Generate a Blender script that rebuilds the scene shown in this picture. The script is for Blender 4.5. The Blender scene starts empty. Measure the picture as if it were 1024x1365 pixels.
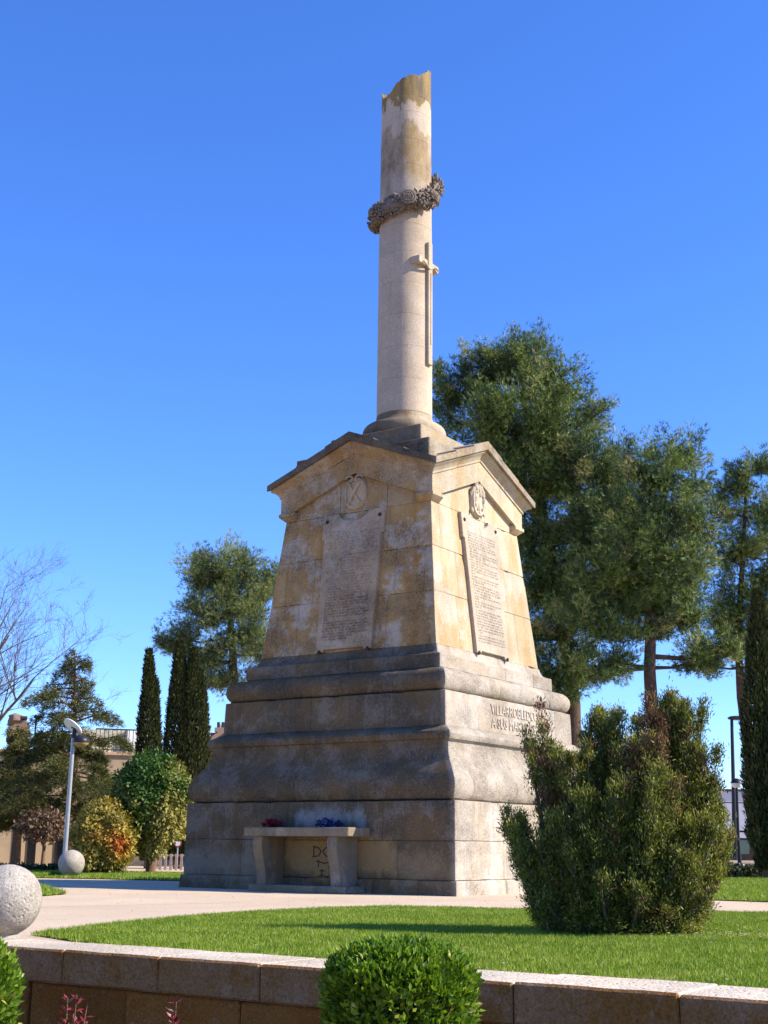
import bpy, math, random
import numpy as np
from mathutils import Vector, Matrix, noise

random.seed(7)
rng = np.random.default_rng(7)
scene = bpy.context.scene
COL = scene.collection
R = math.radians

# ------------------------------------------------------------------ camera, sky, sun, exposure
EYE = 0.65
F, PITCH, ROLL = 1747.25, R(14.3436), R(-0.60276)      # focal length in photo pixels (1024 x 1365)
TH = R(33.7136)                                         # the monument is turned this much
CX, CY = 0.34707, 22.38367                              # its axis
cam = bpy.data.cameras.new('camera'); cam_o = bpy.data.objects.new('camera', cam); COL.objects.link(cam_o)
cam.sensor_fit = 'VERTICAL'; cam.sensor_height = 36; cam.sensor_width = 27; cam.lens = 36 * F / 1365
cam.clip_start = 0.05; cam.clip_end = 5000
cam_o.matrix_world = Matrix.Translation((0, 0, EYE)) @ Matrix.Rotation(math.pi / 2 + PITCH, 4, 'X') @ Matrix.Rotation(-ROLL, 4, 'Z')
scene.camera = cam_o

SUN_EL, SUN_AZ = R(36), R(98)                          # azimuth clockwise from +Y
world = bpy.data.worlds.new('World'); scene.world = world; world.use_nodes = True
wn = world.node_tree
sky = wn.nodes.new('ShaderNodeTexSky'); sky.sky_type = 'NISHITA'; sky.sun_disc = False
sky.sun_elevation = SUN_EL; sky.sun_rotation = SUN_AZ
sky.air_density = 1.0; sky.dust_density = 0.0; sky.ozone_density = 4.0; sky.altitude = 700
hs = wn.nodes.new('ShaderNodeHueSaturation'); hs.inputs['Saturation'].default_value = 1.15
tn = wn.nodes.new('ShaderNodeMix'); tn.data_type = 'RGBA'; tn.blend_type = 'MULTIPLY'; tn.inputs[0].default_value = 1.0; tn.inputs[7].default_value = (0.92, 1.07, 1.56, 1)
wn.links.new(sky.outputs[0], hs.inputs['Color'])
wn.links.new(hs.outputs[0], tn.inputs[6])
wn.links.new(tn.outputs[2], wn.nodes['Background'].inputs[0])
wn.nodes['Background'].inputs[1].default_value = 0.108

sl = bpy.data.lights.new('sun', 'SUN'); sl.energy = 5.0; sl.angle = R(0.5); sl.color = (1.0, 0.925, 0.79)
so = bpy.data.objects.new('sun', sl); COL.objects.link(so)
SUN = Vector((math.cos(SUN_EL) * math.sin(SUN_AZ), math.cos(SUN_EL) * math.cos(SUN_AZ), math.sin(SUN_EL)))
so.rotation_euler = SUN.to_track_quat('Z', 'Y').to_euler(); so.location = (20, -5, 30)

vs = scene.view_settings
vs.view_transform = 'Standard'; vs.look = 'None'; vs.gamma = 1; vs.use_curve_mapping = False; vs.exposure = 0.9
scene.render.engine = 'CYCLES'
scene.cycles.max_bounces = 6; scene.cycles.transparent_max_bounces = 8

# ------------------------------------------------------------------ helpers
CP, SP, CR, SR = math.cos(PITCH), math.sin(PITCH), math.cos(ROLL), math.sin(ROLL)
def ray(u, v):
    X = (u - 512) / F; U = (682.5 - v) / F
    x = X * CR + U * SR; up = -X * SR + U * CR
    return Vector((x, CP - up * SP, SP + up * CP))
def at(u, v, y):                      # the point of the place seen there, at depth y
    d = ray(u, v); t = y / d.y
    return Vector((0, 0, EYE)) + d * t
def gnd(u, v, z=0.0):
    d = ray(u, v); t = (z - EYE) / d.z
    return Vector((0, 0, EYE)) + d * t
def lw(a, b, z=0.0):                  # monument axes to world
    return Vector((CX + a * math.cos(TH) + b * math.sin(TH), CY - a * math.sin(TH) + b * math.cos(TH), z))
def ppm(y): return F / (y * CP)       # photo pixels per metre near the horizon at depth y

def tag(o, label=None, cat=None, group=None, kind=None):
    if label: o['label'] = label
    if cat: o['category'] = cat
    if group: o['group'] = group
    if kind: o['kind'] = kind
    return o
def thing(name, label, cat, loc=(0, 0, 0), rz=0.0, group=None):
    o = bpy.data.objects.new(name, None); COL.objects.link(o)
    o.location = loc; o.rotation_euler = (0, 0, rz); o.empty_display_size = 0.2
    return tag(o, label, cat, group)
def link(name, me, mat, parent=None):
    o = bpy.data.objects.new(name, me); COL.objects.link(o)
    if mat is not None and not me.materials: me.materials.append(mat)
    if parent is not None: o.parent = parent
    return o
def mesh(name, vs_, fs, mat, parent=None, smooth=None):
    me = bpy.data.meshes.new(name); me.from_pydata([tuple(v) for v in vs_], [], fs); me.update()
    if smooth is not None:
        me.polygons.foreach_set('use_smooth', [True] * len(me.polygons))
        if smooth < 180: me.set_sharp_from_angle(angle=R(smooth))
    return link(name, me, mat, parent)
class MB:
    def __init__(s): s.v = []; s.f = []
    def add(s, vs_, fs):
        n = len(s.v); s.v += [Vector(v) for v in vs_]; s.f += [tuple(i + n for i in f) for f in fs]; return s
    def box(s, x0, x1, y0, y1, z0, z1, c=0.0):
        if c <= 0:
            return s.add([(x0, y0, z0), (x1, y0, z0), (x1, y1, z0), (x0, y1, z0), (x0, y0, z1), (x1, y0, z1), (x1, y1, z1), (x0, y1, z1)],
                         [(3, 2, 1, 0), (4, 5, 6, 7), (0, 1, 5, 4), (1, 2, 6, 5), (2, 3, 7, 6), (3, 0, 4, 7)])
        vs_ = []
        for z, i in ((z0, c), (z0 + c, 0), (z1 - c, 0), (z1, c)):
            X0, X1, Y0, Y1 = x0 + i, x1 - i, y0 + i, y1 - i
            k = c if i == 0 else 0.0
            vs_ += [(X0 + k, Y0, z), (X1 - k, Y0, z), (X1, Y0 + k, z), (X1, Y1 - k, z), (X1 - k, Y1, z), (X0 + k, Y1, z), (X0, Y1 - k, z), (X0, Y0 + k, z)]
        fs = [tuple(range(7, -1, -1)), tuple(range(24, 32))]
        for r in range(3):
            for i in range(8): fs.append((r * 8 + i, r * 8 + (i + 1) % 8, r * 8 + 8 + (i + 1) % 8, r * 8 + 8 + i))
        return s.add(vs_, fs)
    def tube(s, pts, rad, n=8, cap=True):
        pts = [Vector(p) for p in pts]; m = len(pts)
        if not hasattr(rad, '__len__'): rad = [rad] * m
        vs_ = []; fs = []
        t = (pts[1] - pts[0]).normalized(); ref = Vector((1, 0, 0)) if abs(t.x) < 0.8 else Vector((0, 1, 0))
        for i, p in enumerate(pts):
            t = (pts[min(i + 1, m - 1)] - pts[max(i - 1, 0)]).normalized()
            a = (ref - t * ref.dot(t)).normalized(); ref = a; b = t.cross(a)
            for k in range(n):
                q = 2 * math.pi * k / n; vs_.append(p + (a * math.cos(q) + b * math.sin(q)) * rad[i])
        for i in range(m - 1):
            for k in range(n): fs.append((i * n + k, i * n + (k + 1) % n, i * n + n + (k + 1) % n, i * n + n + k))
        if cap: fs += [tuple(range(n - 1, -1, -1)), tuple(range((m - 1) * n, m * n))]
        return s.add(vs_, fs)
    def lathe(s, prof, n=24, c=(0, 0, 0)):
        vs_ = []; fs = []
        for r, z in prof:
            for k in range(n):
                q = 2 * math.pi * k / n; vs_.append((c[0] + r * math.cos(q), c[1] + r * math.sin(q), c[2] + z))
        for i in range(len(prof) - 1):
            for k in range(n): fs.append((i * n + k, i * n + (k + 1) % n, i * n + n + (k + 1) % n, i * n + n + k))
        fs += [tuple(range(n - 1, -1, -1)), tuple(range((len(prof) - 1) * n, len(prof) * n))]
        return s.add(vs_, fs)
    def sphere(s, r, c, n=16, sc=(1, 1, 1), amp=0.0, fr=3.0):
        vs_ = []; fs = []; c = Vector(c)
        for i in range(n // 2 + 1):
            ph = math.pi * i / (n // 2)
            for k in range(n):
                q = 2 * math.pi * k / n
                d = Vector((math.sin(ph) * math.cos(q), math.sin(ph) * math.sin(q), math.cos(ph)))
                rr = r * (1 + amp * noise.noise((d * fr + c * 3)))
                vs_.append(c + Vector((d.x * sc[0], d.y * sc[1], d.z * sc[2])) * rr)
        for i in range(n // 2):
            for k in range(n): fs.append((i * n + n + k, i * n + n + (k + 1) % n, i * n + (k + 1) % n, i * n + k))
        return s.add(vs_, fs)
    def build(s, name, mat, parent=None, smooth=None): return mesh(name, s.v, s.f, mat, parent, smooth)

# ------------------------------------------------------------------ materials
def new_mat(name):
    m = bpy.data.materials.new(name); m.use_nodes = True
    nt = m.node_tree; nt.nodes.clear()
    out = nt.nodes.new('ShaderNodeOutputMaterial'); b = nt.nodes.new('ShaderNodeBsdfPrincipled')
    nt.links.new(b.outputs[0], out.inputs[0]); b.inputs['Specular IOR Level'].default_value = 0.25
    return m, nt, b
class NG:
    def __init__(s, nt): s.nt = nt; s.tc = nt.nodes.new('ShaderNodeTexCoord')
    def coord(s, scale=(1, 1, 1), off=(0, 0, 0), kind='Object'):
        mp = s.nt.nodes.new('ShaderNodeMapping'); mp.inputs['Scale'].default_value = scale; mp.inputs['Location'].default_value = off
        s.nt.links.new(s.tc.outputs[kind], mp.inputs[0]); return mp.outputs[0]
    def noise(s, vec, scale, detail=6, rough=0.6, dist=0.0):
        n = s.nt.nodes.new('ShaderNodeTexNoise'); n.inputs['Scale'].default_value = scale; n.inputs['Detail'].default_value = detail
        n.inputs['Roughness'].default_value = rough; n.inputs['Distortion'].default_value = dist
        s.nt.links.new(vec, n.inputs['Vector']); return n.outputs['Fac']
    def vor(s, vec, scale, out='Distance'):
        n = s.nt.nodes.new('ShaderNodeTexVoronoi'); n.inputs['Scale'].default_value = scale
        s.nt.links.new(vec, n.inputs['Vector']); return n.outputs[out]
    def ramp(s, fac, stops, interp='LINEAR'):
        r = s.nt.nodes.new('ShaderNodeValToRGB'); r.color_ramp.interpolation = interp
        e = r.color_ramp.elements
        while len(e) < len(stops): e.new(0.5)
        for i, (p, c) in enumerate(stops):
            e[i].position = p; e[i].color = (c, c, c, 1) if not hasattr(c, '__len__') else (*c, 1)
        s.nt.links.new(fac, r.inputs[0]); return r.outputs[0]
    def mix(s, fac, a, b, mode='MIX'):
        m = s.nt.nodes.new('ShaderNodeMix'); m.data_type = 'RGBA'; m.blend_type = mode
        for sock, v in ((m.inputs[0], fac), (m.inputs[6], a), (m.inputs[7], b)):
            if hasattr(v, 'links'): s.nt.links.new(v, sock)
            elif hasattr(v, '__len__'): sock.default_value = (*v, 1)
            else: sock.default_value = v
        return m.outputs[2]
    def math(s, op, a, b=0.0, clamp=False):
        m = s.nt.nodes.new('ShaderNodeMath'); m.operation = op; m.use_clamp = clamp
        for sock, v in ((m.inputs[0], a), (m.inputs[1], b)):
            if hasattr(v, 'links'): s.nt.links.new(v, sock)
            else: sock.default_value = v
        return m.outputs[0]
    def bump(s, h, strength, dist=0.02, nrm=None):
        b = s.nt.nodes.new('ShaderNodeBump'); b.inputs['Strength'].default_value = strength; b.inputs['Distance'].default_value = dist
        s.nt.links.new(h, b.inputs['Height'])
        if nrm is not None: s.nt.links.new(nrm, b.inputs['Normal'])
        return b.outputs[0]
    def z(s):
        sp = s.nt.nodes.new('ShaderNodeSeparateXYZ'); s.nt.links.new(s.tc.outputs['Object'], sp.inputs[0]); return sp.outputs[2]
    def obj_rand(s):
        return s.nt.nodes.new('ShaderNodeObjectInfo').outputs['Random']

OCHRE, GRIME, PALE = (0.40, 0.245, 0.085), (0.075, 0.062, 0.045), (0.52, 0.47, 0.41)
def stone(name, base, ochre=0.5, dark=0.5, pale=0.5, bump=0.5, tint=0.09, streak=True, pits=0.0, rough=0.9, zstain=None, shade_side=0.0, crust=0.6, shade_tint=(0.33, 0.255, 0.16), nc=(0.22, 0.185, 0.14)):
    m, nt, b = new_mat(name); g = NG(nt); dark0 = dark
    co = g.coord(); b.inputs['Roughness'].default_value = rough; b.inputs['Specular IOR Level'].default_value = 0.15
    col = g.mix(g.ramp(g.noise(co, 1.1, 7, 0.65), [(0.35, 0.0), (0.65, 1.0)]), [c * 0.86 for c in base], [min(1, c * 1.12) for c in base])
    # ochre lichen and iron streaks, running down
    so_ = g.noise(g.coord((2.2, 2.2, 0.45) if streak else (1.3, 1.3, 1.3), (3.1, 7.7, 1.3)), 0.9, 6, 0.62, 0.3)
    col = g.mix(g.math('MULTIPLY', g.ramp(so_, [(0.43, 0.0), (0.60, 1.0)]), ochre), col, OCHRE)
    # pale crust patches with ragged edges
    p_ = g.noise(g.coord((1, 1, 0.8), (9.3, 2.2, 4.4)), 1.5, 9, 0.68, 0.2)
    col = g.mix(g.math('MULTIPLY', g.ramp(p_, [(0.53, 0.0), (0.58, 1.0)]), pale), col, PALE)
    # grey-black lichen, patchy then speckled
    d1 = g.ramp(g.noise(g.coord((1, 1, 1.4), (1.7, 5.1, 8.8)), 1.2, 8, 0.7), [(0.42, 0.0), (0.62, 1.0)])
    d2 = g.ramp(g.noise(co, 26, 5, 0.75), [(0.44, 0.0), (0.56, 1.0)])
    if shade_side > 0:  # faces away from the sun: shade painted into the colour, with extra lichen
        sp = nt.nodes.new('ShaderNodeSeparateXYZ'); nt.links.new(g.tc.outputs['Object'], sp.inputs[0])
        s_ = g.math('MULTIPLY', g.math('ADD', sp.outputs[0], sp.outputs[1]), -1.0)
        nf = g.math('MULTIPLY', g.math('MULTIPLY', g.math('ADD', s_, 0.06), 6.0, True), shade_side)
        col = g.mix(nf, col, g.mix(1.0, col, shade_tint, 'MULTIPLY'))
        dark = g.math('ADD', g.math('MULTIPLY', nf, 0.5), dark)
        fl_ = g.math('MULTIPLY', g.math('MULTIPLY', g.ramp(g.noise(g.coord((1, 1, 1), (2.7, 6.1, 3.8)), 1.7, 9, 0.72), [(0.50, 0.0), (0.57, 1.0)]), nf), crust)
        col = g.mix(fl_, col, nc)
    dm = g.math('MULTIPLY', g.math('MULTIPLY', d1, g.math('ADD', g.math('MULTIPLY', d2, 0.65), 0.35)), dark, True)
    col = g.mix(dm, col, GRIME)
    ru = g.ramp(g.noise(g.coord((5.5, 5.5, 0.42), (2.2, 6.6, 0.5)), 1.3, 6, 0.65, 0.15), [(0.55, 0.0), (0.70, 1.0)])
    col = g.mix(g.math('MULTIPLY', ru, min(0.6, 0.25 + 0.5 * dark0) if streak else 0.0), col, [c * 0.42 for c in base])
    if zstain: col = zstain(g, col)
    fk = g.math('MULTIPLY', g.ramp(g.noise(g.coord((1, 1, 1), (7, 1, 2)), 24, 5, 0.7), [(0.56, 0.0), (0.68, 1.0)]), g.ramp(g.noise(co, 1.9, 5, 0.6), [(0.42, 0.0), (0.6, 0.55)]))
    col = g.mix(fk, col, g.mix(0.45, col, (0.50, 0.45, 0.38)))
    gr = g.ramp(g.noise(co, 70, 3, 0.7), [(0.30, 0.62), (0.70, 1.25)])
    col = g.mix(1.0, col, gr, 'MULTIPLY')
    rt = g.ramp(g.obj_rand(), [(0.0, 1 - tint), (1.0, 1 + tint * 0.6)])
    col = g.mix(1.0, col, rt, 'MULTIPLY')
    nt.links.new(col, b.inputs['Base Color'])
    h = g.math('ADD', g.math('MULTIPLY', g.noise(co, 9, 8, 0.7), 0.7), g.math('MULTIPLY', g.noise(co, 55, 4, 0.7), 0.35))
    if pits > 0:
        v = g.ramp(g.vor(co, 22), [(0.0, 0.0), (0.28, 1.0)])
        h = g.math('ADD', h, g.math('MULTIPLY', v, pits))
    nt.links.new(g.bump(h, bump, 0.03), b.inputs['Normal'])
    return m
def column_stain(g, col):
    n = g.noise(g.coord((2.4, 2.4, 0.9)), 1.6, 7, 0.65)
    zz = g.math('ADD', g.z(), g.math('MULTIPLY', g.math('SUBTRACT', n, 0.5), 1.3))
    def band(a, b_, c, d):
        mr = g.math('MULTIPLY', g.math('SUBTRACT', zz, a), 1.0 / (b_ - a), True)
        mr2 = g.math('SUBTRACT', 1.0, g.math('MULTIPLY', g.math('SUBTRACT', zz, c), 1.0 / (d - c), True))
        return g.math('MULTIPLY', mr, mr2)
    side = g.ramp(g.noise(g.coord((1.5, 1.5, 0.35), (4.6, 1.4, 0)), 1.5, 7, 0.62, 0.25), [(0.42, 0.0), (0.60, 1.0)])
    bl = g.ramp(g.noise(g.coord((1, 1, 0.6), (1.6, 8.4, 2)), 3.2, 8, 0.7), [(0.36, 0.25), (0.60, 1.0)])
    st = g.mix(side, (0.15, 0.118, 0.085), (0.29, 0.185, 0.06))
    col = g.mix(g.math('MULTIPLY', g.math('MULTIPLY', band(12.35, 12.85, 13.62, 13.70), bl), 0.85), col, st)
    col = g.mix(g.math('MULTIPLY', band(14.18, 14.24, 20, 21), 0.92), col, g.mix(side, (0.12, 0.095, 0.06), (0.34, 0.22, 0.06)))
    return col
def base_stain(g, col):         # sheltered ochre stone under the offering table, pale lime runs above it
    sp = g.nt.nodes.new('ShaderNodeSeparateXYZ'); g.nt.links.new(g.tc.outputs['Object'], sp.inputs[0])
    n = g.math('MULTIPLY', g.math('SUBTRACT', g.noise(g.coord((1, 1, 0.5)), 3.0, 7, 0.7), 0.5), 0.7)
    def box(x0, x1, z0, z1, e):
        m = None
        for o_, a, sg in ((sp.outputs[0], x0, 1), (sp.outputs[0], x1, -1), (sp.outputs[2], z0, 1), (sp.outputs[2], z1, -1)):
            f_ = g.math('MULTIPLY', g.math('ADD', g.math('MULTIPLY', g.math('SUBTRACT', o_, a), sg), n), 1 / e, True)
            m = f_ if m is None else g.math('MULTIPLY', m, f_)
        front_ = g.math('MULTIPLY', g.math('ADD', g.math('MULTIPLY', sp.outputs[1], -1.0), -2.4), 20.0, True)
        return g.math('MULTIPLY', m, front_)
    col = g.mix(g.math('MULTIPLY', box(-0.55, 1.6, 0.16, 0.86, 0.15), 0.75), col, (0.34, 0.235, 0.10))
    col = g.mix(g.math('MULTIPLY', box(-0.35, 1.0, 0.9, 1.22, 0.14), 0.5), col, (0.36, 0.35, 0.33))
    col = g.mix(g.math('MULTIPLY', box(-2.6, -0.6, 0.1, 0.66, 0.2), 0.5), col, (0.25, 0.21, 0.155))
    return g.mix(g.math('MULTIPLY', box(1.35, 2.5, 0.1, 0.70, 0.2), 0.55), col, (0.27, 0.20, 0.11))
def coping_dirt_shade(g, col):       # outer face: its shade and dirt painted in dark brown, top left pale
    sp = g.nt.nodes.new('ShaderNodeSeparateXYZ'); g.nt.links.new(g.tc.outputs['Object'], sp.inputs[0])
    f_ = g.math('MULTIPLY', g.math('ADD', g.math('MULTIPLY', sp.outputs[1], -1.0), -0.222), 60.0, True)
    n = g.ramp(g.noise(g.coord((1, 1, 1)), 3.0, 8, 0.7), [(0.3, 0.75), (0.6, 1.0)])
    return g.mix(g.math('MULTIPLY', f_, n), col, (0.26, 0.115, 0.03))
M = {}
M['die'] = stone('die_stone', (0.48, 0.395, 0.265), 0.65, 0.22, 0.45, 0.45, shade_side=1.0, shade_tint=(0.92, 0.67, 0.38), nc=(0.60, 0.52, 0.41))
M['base'] = stone('base_stone', (0.44, 0.38, 0.305), 0.22, 0.55, 0.5, 0.6, zstain=base_stain, shade_side=1.0)
M['mould'] = stone('moulding_stone', (0.44, 0.38, 0.30), 0.15, 0.6, 0.35, 0.9, pits=0.5, shade_side=1.0)
M['roof'] = stone('roof_stone', (0.37, 0.31, 0.225), 0.45, 0.75, 0.15, 0.8, shade_side=0.85)
M['gable'] = stone('gable_stone', (0.49, 0.40, 0.26), 0.45, 0.22, 0.35, 0.4, shade_side=0.8, shade_tint=(0.92, 0.67, 0.38), nc=(0.60, 0.52, 0.41))
M['column'] = stone('column_stone', (0.50, 0.395, 0.28), 0.08, 0.16, 0.25, 0.25, tint=0.05, zstain=column_stain)
M['colbase'] = stone('column_base_stone', (0.42, 0.35, 0.25), 0.5, 0.4, 0.2, 0.45, shade_side=0.7)
M['plaque'] = stone('plaque_stone', (0.46, 0.385, 0.295), 0.22, 0.28, 0.4, 0.5, tint=0.03, shade_side=0.6, shade_tint=(0.92, 0.67, 0.38), nc=(0.60, 0.52, 0.41))
M['relief'] = stone('relief_stone', (0.54, 0.45, 0.32), 0.2, 0.12, 0.3, 0.5, tint=0.03, shade_side=0.5, shade_tint=(0.92, 0.67, 0.38), nc=(0.60, 0.52, 0.41))
M['wreath'] = stone('wreath_stone', (0.215, 0.18, 0.15), 0.2, 0.5, 0.15, 0.6, tint=0.05, streak=False)
M['table'] = stone('altar_stone', (0.22, 0.18, 0.125), 0.25, 0.5, 0.25, 0.5)
M['coping'] = stone('coping_stone', (0.66, 0.55, 0.42), 0.12, 0.30, 0.25, 0.8, tint=0.10, pits=0.5, streak=False, zstain=coping_dirt_shade)
M['wall'] = stone('wall_stone', (0.23, 0.085, 0.018), 0.15, 0.12, 0.0, 0.7, tint=0.2, streak=False)
for k_ in ('wall', 'coping'): M[k_].node_tree.nodes['Principled BSDF'].inputs['Specular IOR Level'].default_value = 0.0
M['ball'] = stone('ball_stone', (0.40, 0.355, 0.295), 0.08, 0.35, 0.3, 0.7, pits=0.5, streak=False, tint=0.05)
M['mortar'] = stone('joint_mortar', (0.16, 0.13, 0.10), 0.1, 0.3, 0.0, 0.4)

def plain(name, col, rough=0.7, metal=0.0, var=0.15, scale=6.0, bump=0.0, spec=0.3):
    m, nt, b = new_mat(name); g = NG(nt); co = g.coord()
    n = g.ramp(g.noise(co, scale, 6, 0.65), [(0.3, 1 - var), (0.7, 1 + var)])
    nt.links.new(g.mix(1.0, col, n, 'MULTIPLY'), b.inputs['Base Color'])
    b.inputs['Roughness'].default_value = rough; b.inputs['Metallic'].default_value = metal; b.inputs['Specular IOR Level'].default_value = spec
    if bump: nt.links.new(g.bump(g.noise(co, scale * 4, 5, 0.7), bump, 0.02), b.inputs['Normal'])
    return m
def foliage(name, stops, trans=0.25, rough=0.55, spec=0.25, tcol=None):
    m = bpy.data.materials.new(name); m.use_nodes = True; nt = m.node_tree; nt.nodes.clear()
    out = nt.nodes.new('ShaderNodeOutputMaterial'); b = nt.nodes.new('ShaderNodeBsdfPrincipled'); g = NG(nt)
    a = nt.nodes.new('ShaderNodeAttribute'); a.attribute_name = 'rnd'
    c = g.ramp(a.outputs['Fac'], stops)
    nt.links.new(c, b.inputs['Base Color']); b.inputs['Roughness'].default_value = rough; b.inputs['Specular IOR Level'].default_value = spec
    t = nt.nodes.new('ShaderNodeBsdfTranslucent')
    nt.links.new(g.mix(1.0, c, tcol or (1.2, 1.25, 0.6), 'MULTIPLY'), t.inputs['Color'])
    mx = nt.nodes.new('ShaderNodeMixShader'); mx.inputs[0].default_value = trans
    nt.links.new(b.outputs[0], mx.inputs[1]); nt.links.new(t.outputs[0], mx.inputs[2]); nt.links.new(mx.outputs[0], out.inputs[0])
    return m
M['pine'] = foliage('pine_needles', [(0.0, (0.014, 0.030, 0.013)), (0.42, (0.075, 0.122, 0.032)), (0.80, (0.24, 0.30, 0.058)), (1.0, (0.36, 0.32, 0.13))], 0.08)
M['pine_blue'] = foliage('pale_pine_needles', [(0.0, (0.03, 0.045, 0.017)), (0.45, (0.14, 0.18, 0.055)), (1.0, (0.34, 0.36, 0.13))], 0.15)
M['cypress'] = foliage('cypress_sprays', [(0.0, (0.014, 0.02, 0.008)), (0.6, (0.045, 0.055, 0.014)), (1.0, (0.13, 0.13, 0.035))], 0.08)
M['cedar'] = foliage('cedar_sprays', [(0.0, (0.025, 0.032, 0.010)), (0.55, (0.085, 0.095, 0.025)), (1.0, (0.22, 0.20, 0.05))], 0.15)
M['juniper'] = foliage('juniper_sprays', [(0.0, (0.026, 0.034, 0.008)), (0.42, (0.125, 0.145, 0.024)), (0.78, (0.34, 0.32, 0.05)), (1.0, (0.46, 0.36, 0.10))], 0.25)
M['juniper_dead'] = foliage('dry_juniper_sprays', [(0.0, (0.07, 0.036, 0.018)), (0.6, (0.20, 0.10, 0.042)), (1.0, (0.30, 0.18, 0.08))], 0.1, tcol=(1.1, 0.9, 0.6))
M['box'] = foliage('boxwood_leaves', [(0.0, (0.04, 0.08, 0.006)), (0.5, (0.12, 0.215, 0.014)), (0.88, (0.25, 0.35, 0.03)), (1.0, (0.55, 0.52, 0.14))], 0.3, 0.42, 0.3)
M['globe'] = foliage('globe_tree_leaves', [(0.0, (0.025, 0.06, 0.012)), (0.45, (0.065, 0.14, 0.025)), (0.6, (0.16, 0.17, 0.035)), (1.0, (0.42, 0.34, 0.10))], 0.25)
M['gold'] = foliage('golden_shrub_leaves', [(0.0, (0.09, 0.10, 0.02)), (0.4, (0.30, 0.24, 0.05)), (0.7, (0.46, 0.32, 0.06)), (0.85, (0.42, 0.15, 0.03)), (1.0, (0.36, 0.09, 0.02))], 0.25)
M['brownleaf'] = foliage('brown_leaves', [(0.0, (0.06, 0.038, 0.022)), (0.6, (0.15, 0.092, 0.05)), (1.0, (0.26, 0.18, 0.10))], 0.2, tcol=(1.1, 0.9, 0.7))
M['red'] = foliage('red_leaves', [(0.0, (0.09, 0.012, 0.012)), (0.6, (0.22, 0.03, 0.03)), (0.9, (0.34, 0.10, 0.08)), (1.0, (0.45, 0.30, 0.24))], 0.25, 0.4, 0.35, tcol=(1.2, 0.6, 0.5))
M['grass'] = foliage('grass_blades', [(0.0, (0.07, 0.12, 0.008)), (0.5, (0.19, 0.275, 0.018)), (0.85, (0.31, 0.36, 0.042)), (1.0, (0.48, 0.43, 0.17))], 0.3)
M['hedge'] = foliage('hedge_leaves', [(0.0, (0.012, 0.02, 0.01)), (1.0, (0.045, 0.065, 0.02))], 0.1)
M['bark'] = plain('pine_bark', (0.085, 0.052, 0.036), 0.95, 0, 0.4, 8, 0.8)
M['greybark'] = plain('grey_bark', (0.105, 0.08, 0.062), 0.9, 0, 0.3, 8, 0.5)
M['brownbark'] = plain('brown_bark', (0.15, 0.085, 0.045), 0.9, 0, 0.35, 8, 0.7)
M['darkmetal'] = plain('dark_painted_metal', (0.02, 0.021, 0.024), 0.45, 0.2, 0.2, 10)
M['greymetal'] = plain('grey_painted_pole', (0.33, 0.33, 0.33), 0.4, 0.3, 0.1, 10)
M['whitepaint'] = plain('white_paint', (0.78, 0.77, 0.74), 0.6, 0, 0.05, 5)
M['amber'] = plain('amber_diffuser', (0.42, 0.26, 0.09), 0.4, 0, 0.1, 6)
M['bolt'] = plain('rusted_iron', (0.05, 0.035, 0.028), 0.8, 0.3, 0.3, 30)
M['paint_black'] = plain('black_spray_paint', (0.03, 0.026, 0.022), 0.8, 0, 0.4, 20)
M['soil'] = plain('dark_soil', (0.055, 0.038, 0.026), 1.0, 0, 0.4, 12, 0.8)

# ------------------------------------------------------------------ the ground
def ground_mat():
    m, nt, b = new_mat('pale_gravel_ground'); g = NG(nt); co = g.coord()
    c = g.ramp(g.noise(co, 0.5, 6, 0.6), [(0.3, (0.52, 0.395, 0.27)), (0.7, (0.62, 0.48, 0.335))])
    c = g.mix(1.0, c, g.ramp(g.noise(co, 24, 5, 0.75), [(0.28, 0.78), (0.72, 1.14)]), 'MULTIPLY')
    c = g.mix(g.math('MULTIPLY', g.ramp(g.noise(g.coord((1, 1, 1), (5, 3, 0)), 1.6, 8, 0.75), [(0.56, 0.0), (0.68, 1.0)]), 0.35), c, (0.33, 0.25, 0.18))
    nt.links.new(c, b.inputs['Base Color']); b.inputs['Roughness'].default_value = 0.95; b.inputs['Specular IOR Level'].default_value = 0.1
    nt.links.new(g.bump(g.noise(co, 45, 5, 0.8), 0.5, 0.02), b.inputs['Normal'])
    return m
M['ground'] = ground_mat()
WB = -12.95                                # the wall's outer face, on the monument's axes
WI = -12.42                                # back edge of its coping
mb = MB()
L_ = 900
rows = [(L_, 0.0), (60, 0.0), (10, 0.0), (WI - 0.02, 0.0)]
vs_ = []; fs = []
prof = [(L_, 0), (WI + 0.12, 0), (WI + 0.10, -1.0), (-L_, -1.0)]
for b_, z_ in prof:
    for a_ in (-L_, -20, 0, 20, L_): vs_.append(lw(a_, b_, z_))
for i in range(3):
    for k in range(4): fs.append((i * 5 + k, i * 5 + 5 + k, i * 5 + 6 + k, i * 5 + 1 + k))
gr = mesh('ground', vs_, [tuple(reversed(f)) for f in fs], M['ground']); tag(gr, kind='structure')
M['earth'] = plain('bounce_earth', (0.27, 0.155, 0.085), 1.0, 0, 0.3, 3, 0.6)  # unseen lower ground, reddened to bounce warm light onto the wall
gr.data.materials.append(M['earth'])
for p_ in gr.data.polygons:
    if max(gr.data.vertices[i].co.z for i in p_.vertices) < -0.5: p_.material_index = 1
fl = mesh('flower_bed', [lw(-3, WB + 0.3, -0.96), lw(20, WB + 0.3, -0.96), lw(20, WB - 2.6, -0.96), lw(-3, WB - 2.6, -0.96)], [(3, 2, 1, 0)], M['soil'])
tag(fl, kind='structure')

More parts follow.
